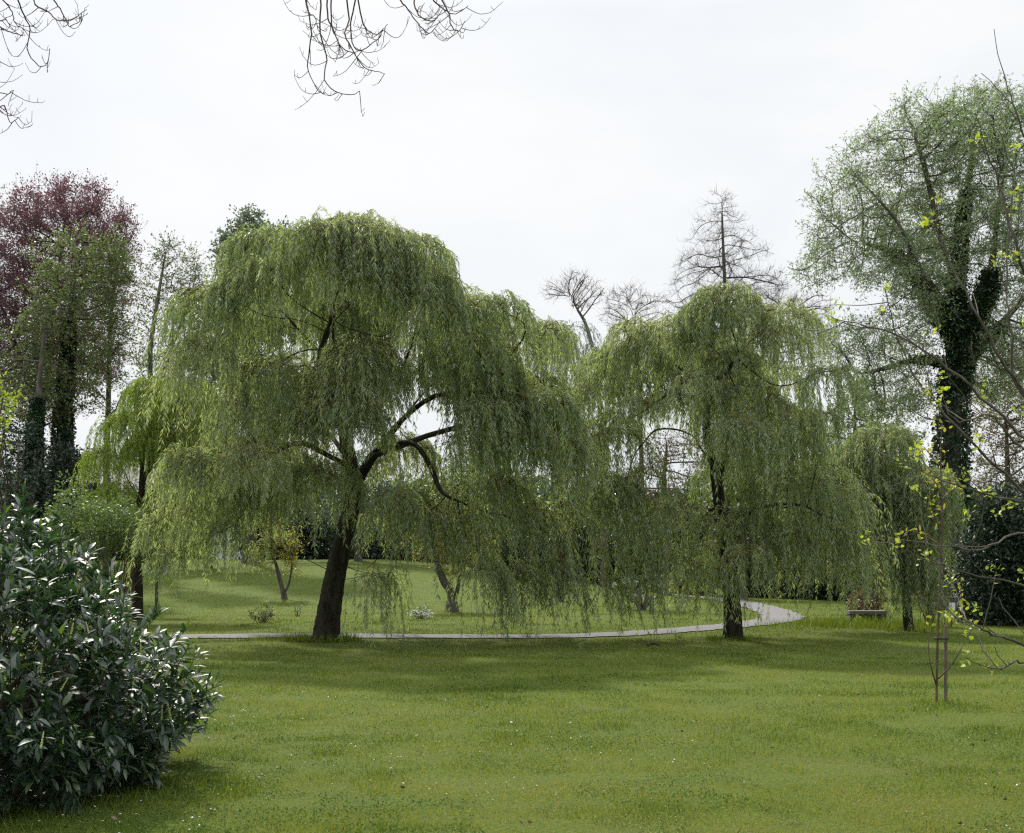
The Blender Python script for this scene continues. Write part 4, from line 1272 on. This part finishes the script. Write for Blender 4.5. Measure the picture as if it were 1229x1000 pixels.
# ------------------------------------------------------------------ staked sapling
ds = 14.1
c = at_ground(1124, ds)
sap = thing('sapling', 'thin young sapling tied to a wooden stake on the open lawn', 'sapling', c)
tk = curve([c - np.array([0, 0, .05]), px(1125, 780, ds), px(1128, 700, ds), px(1131, 620, ds), px(1129, 550, ds), px(1131, 505, ds)], 24)
v, f = tube(tk, np.linspace(0.017, 0.005, 24), 8)
build('trunk', [(v, f, 0, 0.5, True)], BARK_TWIG, sap)
brs = [[(1124, 822, 0), (1114, 800, -.1), (1110, 775, -.12), (1111, 745, -.14)], [(1126, 815, 0), (1140, 795, -.1), (1152, 772, -.12), (1164, 748, -.15)],
       [(1130, 640, 0), (1118, 620, -.1), (1108, 600, -.15)], [(1131, 600, 0), (1142, 590, .1), (1160, 585, .2)], [(1129, 560, 0), (1120, 545, .1), (1112, 535, .1)],
       [(1129, 680, 0), (1138, 690, -.1), (1146, 705, -.15), (1150, 725, -.16)], [(1131, 610, 0), (1118, 585, -.2), (1104, 572, -.3)], [(1130, 655, 0), (1112, 640, .2), (1098, 636, .3)]]
tips = []
for bq in brs:
    q = curve([px(x, y, ds) + np.array([0, dd, 0]) for x, y, dd in bq], 10)
    v, f = tube(q, np.linspace(0.010, 0.003, 10), 5)
    build('branch', [(v, f, 0, 0.5, True)], BARK_TWIG, sap)
    tips.append(q)


def lobed_leaves(p, d_, L, W, droop=0.25, fold=0.25, upn=0.6):
    """broad leaves: folded along the midrib, five rows of vertices"""
    n = len(p)
    tl = np.array([0, 0.22, 0.5, 0.78, 1.0])
    wl = np.array([0.06, 0.75, 1.0, 0.62, 0.04])
    up = norm(np.array([0, 0, 1.0]) * upn + rs.normal(0, 0.5, (n, 3)))
    s = norm(np.cross(d_, up))
    nn = np.cross(s, d_)
    L = np.broadcast_to(L, (n,))
    W = np.broadcast_to(W, (n,))
    V = np.zeros((n, 5, 3, 3))
    droop = np.broadcast_to(np.asarray(droop, float), (n,))
    for i in range(5):
        cen = p + d_ * (L * tl[i])[:, None] - nn * (droop * L * tl[i] ** 2)[:, None]
        for j, sg in enumerate((-1, 0, 1)):
            V[:, i, j] = cen + s * (sg * W * 0.5 * wl[i])[:, None] + nn * (abs(sg) * fold * W * 0.5 * wl[i])[:, None]
    a = np.arange(n * 15).reshape(n, 5, 3)
    f = np.stack([a[:, :-1, :-1], a[:, :-1, 1:], a[:, 1:, 1:], a[:, 1:, :-1]], -1).reshape(n, -1, 4)
    return V.reshape(-1, 3), f.reshape(-1, 4), f.shape[1]


def leaf_clusters(name, cens, dirs, n, spread, Lr, Wr, mat, parent, tint=(0.2, 0.9)):
    m = len(cens) * n
    base = np.repeat(np.asarray(cens), n, 0) + rs.normal(0, spread, (m, 3))
    dd = norm(np.repeat(np.asarray(dirs), n, 0) * 0.5 + rs.normal(0, 0.7, (m, 3)) + np.array([0, 0, 0.1]))
    v, f, per = lobed_leaves(base, dd, rs.uniform(*Lr, m), rs.uniform(*Wr, m))
    return build(name, [(v, f, 0, np.repeat(rs.uniform(*tint, m), per), True)], mat, parent)


cen, dr = [], []
for k_, q in enumerate(tips):
    for u in ((9,) if k_ < 2 else (4, 6, 8, 9)):
        cen.append(q[u])
        dr.append(norm((q[u] - q[u - 1])[None])[0])
for u in (14, 16, 18, 20, 22, 23):
    cen.append(tk[u])
    dr.append(np.array([0, 0, 1.0]))
leaf_clusters('leaves', cen, dr, 4, 0.04, (0.05, 0.085), (0.025, 0.04), YELLOWLEAF, sap, (0.1, 0.8))
c2 = at_ground(1135, ds + 0.02)
st = thing('stake', 'pale wooden stake standing on the lawn against the sapling', 'stake', c2)
v, f = pole(c2, 0.022, 0.92, 12)
build('post', [(v, f, 0, 0.5, True)], WOOD, st)
th = np.linspace(0, 2 * PI, 17)
mid = (c2 + c) / 2
ring = np.c_[mid[0] + np.cos(th) * 0.085, mid[1] + np.sin(th) * 0.05, np.full(17, c2[2] + 0.76)]
v, f = tube(ring, np.full(17, 0.012), 6)
build('tie', [(v, f, 0, 0.5, True)], RUBBER, st)

# ------------------------------------------------------------------ near maple reaching in from the right
base = np.array([4.7, 7.6, 0.0])
mt = thing('maple_tree', 'young maple whose thin branches with yellow green leaf tufts reach in from the edge', 'tree', base)
tk = curve([base - np.array([0, 0, .05]), base + np.array([0.02, 0, 1.2]), base + np.array([-0.03, 0.1, 2.6]), base + np.array([0.0, 0.1, 4.2]), base + np.array([-0.1, 0.2, 6.2])], 24)
v, f = tube(tk, np.linspace(0.075, 0.02, 24), 12)
build('trunk', [(v, f, 0, 0.5, True)], BARK_GREY, mt)
mb = [  # pixel polylines with distance
    ([(1300, 590), (1229, 525), (1160, 460), (1080, 405), (1000, 382)], 8.0, 0.016),
    ([(1300, 640), (1229, 590), (1180, 545), (1120, 480), (1085, 425), (1062, 345)], 8.6, 0.015),
    ([(1300, 520), (1229, 470), (1185, 400), (1150, 330), (1120, 265)], 7.6, 0.015),
    ([(1320, 420), (1250, 360), (1215, 280), (1195, 210), (1175, 170)], 7.4, 0.015),
    ([(1330, 330), (1260, 220), (1225, 150), (1204, 92)], 7.2, 0.013),
    ([(1320, 640), (1240, 605), (1170, 590), (1120, 572), (1085, 555)], 8.3, 0.012),
    ([(1320, 560), (1225, 470), (1215, 400), (1208, 330), (1220, 180)], 8.4, 0.016),
    ([(1320, 680), (1229, 640), (1180, 660), (1130, 655), (1078, 648)], 7.5, 0.010),
    ([(1320, 740), (1229, 705), (1160, 688), (1110, 668)], 7.8, 0.010),
    ([(1330, 830), (1229, 775), (1190, 760), (1155, 742), (1140, 738)], 7.2, 0.013),
    ([(1330, 845), (1229, 795), (1205, 803), (1190, 800)], 7.3, 0.010),
    ([(1320, 560), (1229, 540), (1190, 500), (1150, 505), (1115, 468)], 8.1, 0.012),
]
allb, cen, dr = [], [], []
for pts, dd, r0 in mb:
    q = [px(x, y, dd + 0.1 * math.sin(k * 2.1)) for k, (x, y) in enumerate(pts)]
    j = np.argmin(np.linalg.norm(tk - (q[0] + np.array([0.9, -0.2, -0.9])), axis=1))
    q = curve([tk[j]] + q, 30)
    q[1:-1] += rs.normal(0, 0.006, (28, 3))
    v, f = tube(q, np.linspace(r0 * 1.1, 0.0028, 30), 6)
    chunks = [(v, f, 0, 0.5, True)]
    if r0 != 0.013 or dd != 7.2 or pts[-1][1] > 120:
        cen.append(q[-1])
        dr.append(norm((q[-1] - q[-3])[None])[0])
    # side twigs
    tw = []
    for u in range(10, 29, 3):
        T_ = norm((q[u + 1] - q[u])[None])[0]
        sd = norm((T_ * 0.8 + rs.normal(0, 0.55, 3) + np.array([0, 0, 0.35]))[None])[0]
        l2 = rs.uniform(0.10, 0.42)
        tt = np.linspace(0, 1, 6)[:, None]
        tw.append(q[u] + sd * l2 * tt + np.array([0, 0, 0.06]) * tt ** 2 + rs.normal(0, 0.006, (6, 3)) * tt)
        if rs.rand() < 0.5 and tw[-1][-1][2] < CAMH + 500 / F * q[u][1]:
            cen.append(tw[-1][-1])
            dr.append(sd)
    v, f = tubes(np.array(tw), np.linspace(0.0042, 0.0022, 6)[None].repeat(len(tw), 0), 4)
    chunks.append((v, f, 0, 0.5, True))
    build('branch', chunks, BARK_GREY, mt)
leaf_clusters('leaves', cen, dr, 10, 0.028, (0.016, 0.048), (0.012, 0.034), LIME, mt)

# ------------------------------------------------------------------ bare overhanging tree, its stem outside the frame
base = np.array([-7.2, 8.2, 0.0])
ot = thing('overhanging_tree', 'bare tree whose drooping twigs with curled tips hang in from above', 'tree', base)
tk = curve([base - np.array([0, 0, .1]), base + np.array([0.1, 0, 2.5]), base + np.array([0.0, 0.1, 5.0]), base + np.array([0.3, 0.1, 7.4]), base + np.array([0.4, 0, 10.0])], 30)
v, f = trunk_mesh(tk[::3], np.linspace(0.24, 0.06, 10), 14, 0.3, 0.04, 5)
build('trunk', [(v, f, 0, 0.5, True)], BARK_GREY, ot)
D0 = 8.0
bo = [curve([tk[18], px(-300, -180, D0), px(0, -260, D0), px(250, -150, D0), px(400, -60, D0), px(520, -40, D0), px(600, -50, D0)], 40),
      curve([tk[16], px(-400, -100, D0), px(-200, -100, D0), px(-60, -60, D0), px(40, -40, D0), px(110, -35, D0)], 34)]
for q in bo:
    v, f = tube(q, np.linspace(0.08, 0.010, len(q)), 8)
    build('branch', [(v, f, 0, 0.5, True)], BARK_GREY, ot)
main = [  # hanging twigs: pixel polylines
    [(372, -70), (368, 0), (374, 30), (372, 60), (370, 85), (383, 108), (392, 110)],
    [(380, -66), (384, 0), (385, 40), (392, 70), (389, 95), (402, 108), (420, 110), (428, 104)],
    [(388, -62), (392, 10), (396, 35), (404, 55), (420, 62), (430, 56)],
    [(402, -60), (398, 20), (404, 45), (412, 57)],
    [(415, -58), (420, 15), (417, 40), (427, 60), (440, 78), (455, 82), (466, 86)],
    [(430, -55), (434, 20), (440, 40), (452, 46), (462, 34)],
    [(412, -58), (428, -10), (420, 30), (428, 62), (450, 50), (462, 35)],
    [(470, -48), (480, 0), (492, 15), (505, 36), (518, 44), (530, 28)],
    [(484, -45), (497, 5), (510, 22), (524, 20), (532, 8)],
    [(500, -42), (516, -5), (530, 12), (545, 18), (562, 6)],
    [(516, -40), (535, 5), (540, 24), (550, 30), (557, 20)],
    [(364, -72), (366, 10), (376, 25), (384, 52)],
    [(10, -46), (22, 0), (30, 20), (38, 34), (36, 60), (48, 80), (60, 78), (62, 62)],
    [(-30, -60), (0, 0), (14, 24), (30, 40)],
    [(30, -42), (42, 0), (60, 12), (75, 20), (90, 18), (108, 6)],
    [(50, -40), (66, 8), (80, 34), (92, 30)],
    [(-40, -64), (-12, 20), (6, 40), (24, 44), (30, 46)],
    [(-90, -80), (-40, 40), (-14, 90), (2, 75), (6, 72)],
    [(-90, -80), (-45, 60), (-12, 105), (8, 112), (18, 108)],
    [(-80, -80), (-50, 80), (-14, 125), (4, 128), (10, 150), (22, 146)],
    [(-60, -70), (-30, 10), (-8, 30), (10, 25)],
]
P, R = [], []
sub, sr = [], []
for m in main:
    dj = D0 + rs.uniform(-0.3, 0.3)
    pts3 = [px(x, y, dj + 0.10 * math.sin(k * 1.7 + m[0][0])) for k, (x, y) in enumerate(m)]
    # hang from the nearer bough
    allq = np.concatenate(bo)
    pts3[0] = allq[np.argmin(np.linalg.norm(allq - pts3[0], axis=1))]
    q = curve(pts3, 26)
    q[1:] += np.cumsum(rs.normal(0, 0.0035, (25, 3)), 0)
    P.append(q)
    R.append(np.linspace(0.0065, 0.0022, 26))
    for u in sorted(rs.choice(np.arange(7, 26), 7, replace=False)):
        # recurved side twigs: droop, then hook upward
        sd = norm(np.array([[rs.normal(0, 1), rs.normal(0, 0.7), -0.25]]))[0]
        l2 = rs.uniform(0.05, 0.24)
        tt = np.linspace(0, 1, 8)[:, None]
        s2 = q[u] + sd * l2 * tt + np.array([0, 0, 1.0]) * l2 * (rs.uniform(-1.0, -0.1) * tt + rs.uniform(0.3, 1.1) * tt ** rs.uniform(1.8, 3.2)) + np.cumsum(rs.normal(0, 0.004, (8, 3)), 0) * tt
        sub.append(s2)
        sr.append(np.linspace(0.0028, 0.0014, 8))
        for w2 in (4, 6, 7):
            if rs.rand() < 0.6:
                dd_ = norm(np.array([[rs.normal(0, 1), rs.normal(0, 1), 0.4]]))[0]
                s3 = s2[w2] + dd_ * rs.uniform(0.012, 0.05) * tt + np.array([0, 0, 0.02]) * tt ** 2
                sub.append(s3)
                sr.append(np.linspace(0.0018, 0.0012, 8))
v, f = tubes(np.array(P), np.array(R), 5)
v2, f2 = tubes(np.array(sub), np.array(sr), 4)
build('crown', [(v, f, 0, 0.5, True), (v2, f2, 0, 0.5, True)], BARK_TWIG, ot)

# ------------------------------------------------------------------ cherry laurel in the foreground
lc = np.array([-4.0, 8.95, 0.56])
RX, RY, RU, RD = 1.50, 1.60, 1.34, 0.62
lb = thing('laurel_bush', 'large glossy dark cherry laurel bush with upright flower spikes at the lawn edge', 'bush', (lc[0], lc[1], 0))


def laurel_surface(n, scale=1.0):
    u = rand_dirs(n)
    lump = 1 + 0.30 * (vnoise(u[:, 0] * 2 + 7, u[:, 2] * 2 + u[:, 1] * 1.3 + 5, 1.4, 51) - 0.5) * 2 + rs.normal(0, 0.05, n)
    rz = np.where(u[:, 2] > 0, RU, RD)
    taper = np.where(u[:, 2] > 0, 1 - 0.22 * u[:, 2], 1 - 0.05 * np.abs(u[:, 2]))
    p = lc + np.c_[u[:, 0] * RX * taper, u[:, 1] * RY * taper, u[:, 2] * rz] * (lump * scale)[:, None]
    nrm = norm(u / np.c_[np.full(n, RX), np.full(n, RY), rz])
    return p, nrm


lv_, lf_, lt_ = [], [], []
off = 0
shoots = []
spikes = []
for (n_s, sc, nl) in ((1250, 1.0, 10), (750, 0.85, 9), (420, 0.68, 7)):
    p, nrm = laurel_surface(n_s, sc)
    ax = norm(nrm * 0.75 + np.array([0, 0, 0.45]) + rs.normal(0, 0.28, (n_s, 3)))
    ln = rs.uniform(0.13, 0.26, n_s)
    if sc == 1.0:
        long = rs.rand(n_s) < 0.10
        ln = ln + long * rs.uniform(0.08, 0.30, n_s)
    q0 = p - ax * (ln * 0.65)[:, None]
    shoots.append((q0, ax, ln))
    if sc == 1.0:
        spikes = [(p[i] + ax[i] * ln[i] * 0.42) for i in np.where((nrm[:, 1] < 0.25) & (nrm[:, 2] > -0.25) & (rs.rand(n_s) < 0.2))[0]]
    for j in range(nl):
        t = (j + 0.6) / nl
        a = j * 2.399 + rs.uniform(0, 6.28, n_s)
        e1 = norm(np.cross(ax, np.array([0.3, 0.2, 1.0]) + rs.normal(0, .1, (n_s, 3))))
        e2 = np.cross(ax, e1)
        rad = e1 * np.cos(a)[:, None] + e2 * np.sin(a)[:, None]
        open_ = 1.25 - 0.75 * t
        d_ = norm(ax * (1.15 - open_ * 0.6) + rad * open_ + np.array([0, 0, 0.05]))
        bp = q0 + ax * (ln * t)[:, None]
        L = rs.uniform(0.075, 0.155, n_s) * (0.75 + 0.3 * math.sin(PI * min(1, t + 0.15)))
        v, f, per = lobed_leaves(bp, d_, L, L * rs.uniform(0.27, 0.36, n_s), rs.uniform(0.05, 0.38, n_s), 0.30, 1.6)
        lv_.append(v)
        lf_.append(f + off)
        off += len(v)
        young = np.clip(rs.normal(0.36, 0.2, n_s) + (0.45 if t > 0.85 else 0) * (rs.rand(n_s) < 0.25), 0, 1)
        lt_.append(np.repeat(young, per))
lvv = np.concatenate(lv_)
lvv[:, 2] = np.maximum(lvv[:, 2], 0.02)
build('foliage', [(lvv, np.concatenate(lf_), 0, np.concatenate(lt_), True)], LAUREL, lb)
q0 = np.concatenate([a for a, b, c in shoots])
ax = np.concatenate([b for a, b, c in shoots])
ln = np.concatenate([c for a, b, c in shoots])
tt = np.linspace(0, 1, 4)
stp = (q0 - ax * 0.12)[:, None] + ax[:, None] * ((ln + 0.12)[:, None] * tt)[..., None]
sv, sf = tubes(stp, np.linspace(0.0055, 0.0025, 4)[None].repeat(len(stp), 0), 4)
big, br = [], []
for k in range(90):
    e = lc + rand_dirs(1)[0] * np.array([RX, RY, RU]) * 0.8
    e[2] = max(e[2], 0.25)
    b0 = np.array([lc[0], lc[1], -0.05]) + rs.normal(0, 0.3, 3) * np.array([1, 1, 0])
    big.append(curve([b0, (b0 + e) / 2 + np.array([0, 0, 0.25]), e], 9))
    br.append(np.linspace(0.028, 0.008, 9))
bv, bf = tubes(np.array(big), np.array(br), 6)
build('stem', [(sv, sf, 1, 0.3, True), (bv, bf, 0, 0.5, True)], [BARK_TWIG, GREEN], lb)
# flower spikes
zz = np.linspace(0, 1, 16)
sp_v, sp_f = tube(np.c_[np.zeros(16), np.zeros(16), zz * 0.095], 0.0075 * (1 - 0.6 * zz) * (1 + 0.45 * np.sin(zz * 60)), 7)
proto = None
for k, p in enumerate(spikes[:95]):
    if proto is None:
        proto = build('flower_spike', [(sp_v, sp_f, 0, rs.rand(len(sp_f)), True)], SPIKE, lb)
        o = proto
    else:
        o = proto.copy()
        COL.objects.link(o)
        o.parent = lb
    s_ = rs.uniform(0.7, 1.2)
    o.matrix_parent_inverse.identity()
    o.location = [float(p[0] - lc[0]), float(p[1] - lc[1]), float(p[2])]
    o.rotation_euler = (rs.normal(0, 0.25), rs.normal(0, 0.25), rs.uniform(0, 6))
    o.scale = (s_, s_, s_)

# a dead stick on the grass
c = at_ground(784, 22.8)
q = curve([c + np.array([-0.12, 0, 0.03]), c + np.array([0, 0.03, 0.06]), c + np.array([0.14, 0.0, 0.035])], 8)
v, f = tube(q, np.linspace(0.025, 0.012, 8), 7)
tag(build('fallen_branch', [(v, f, 0, 0.5, True)], BARK), 'short dark piece of branch lying on the grass in front of the willows', 'branch')
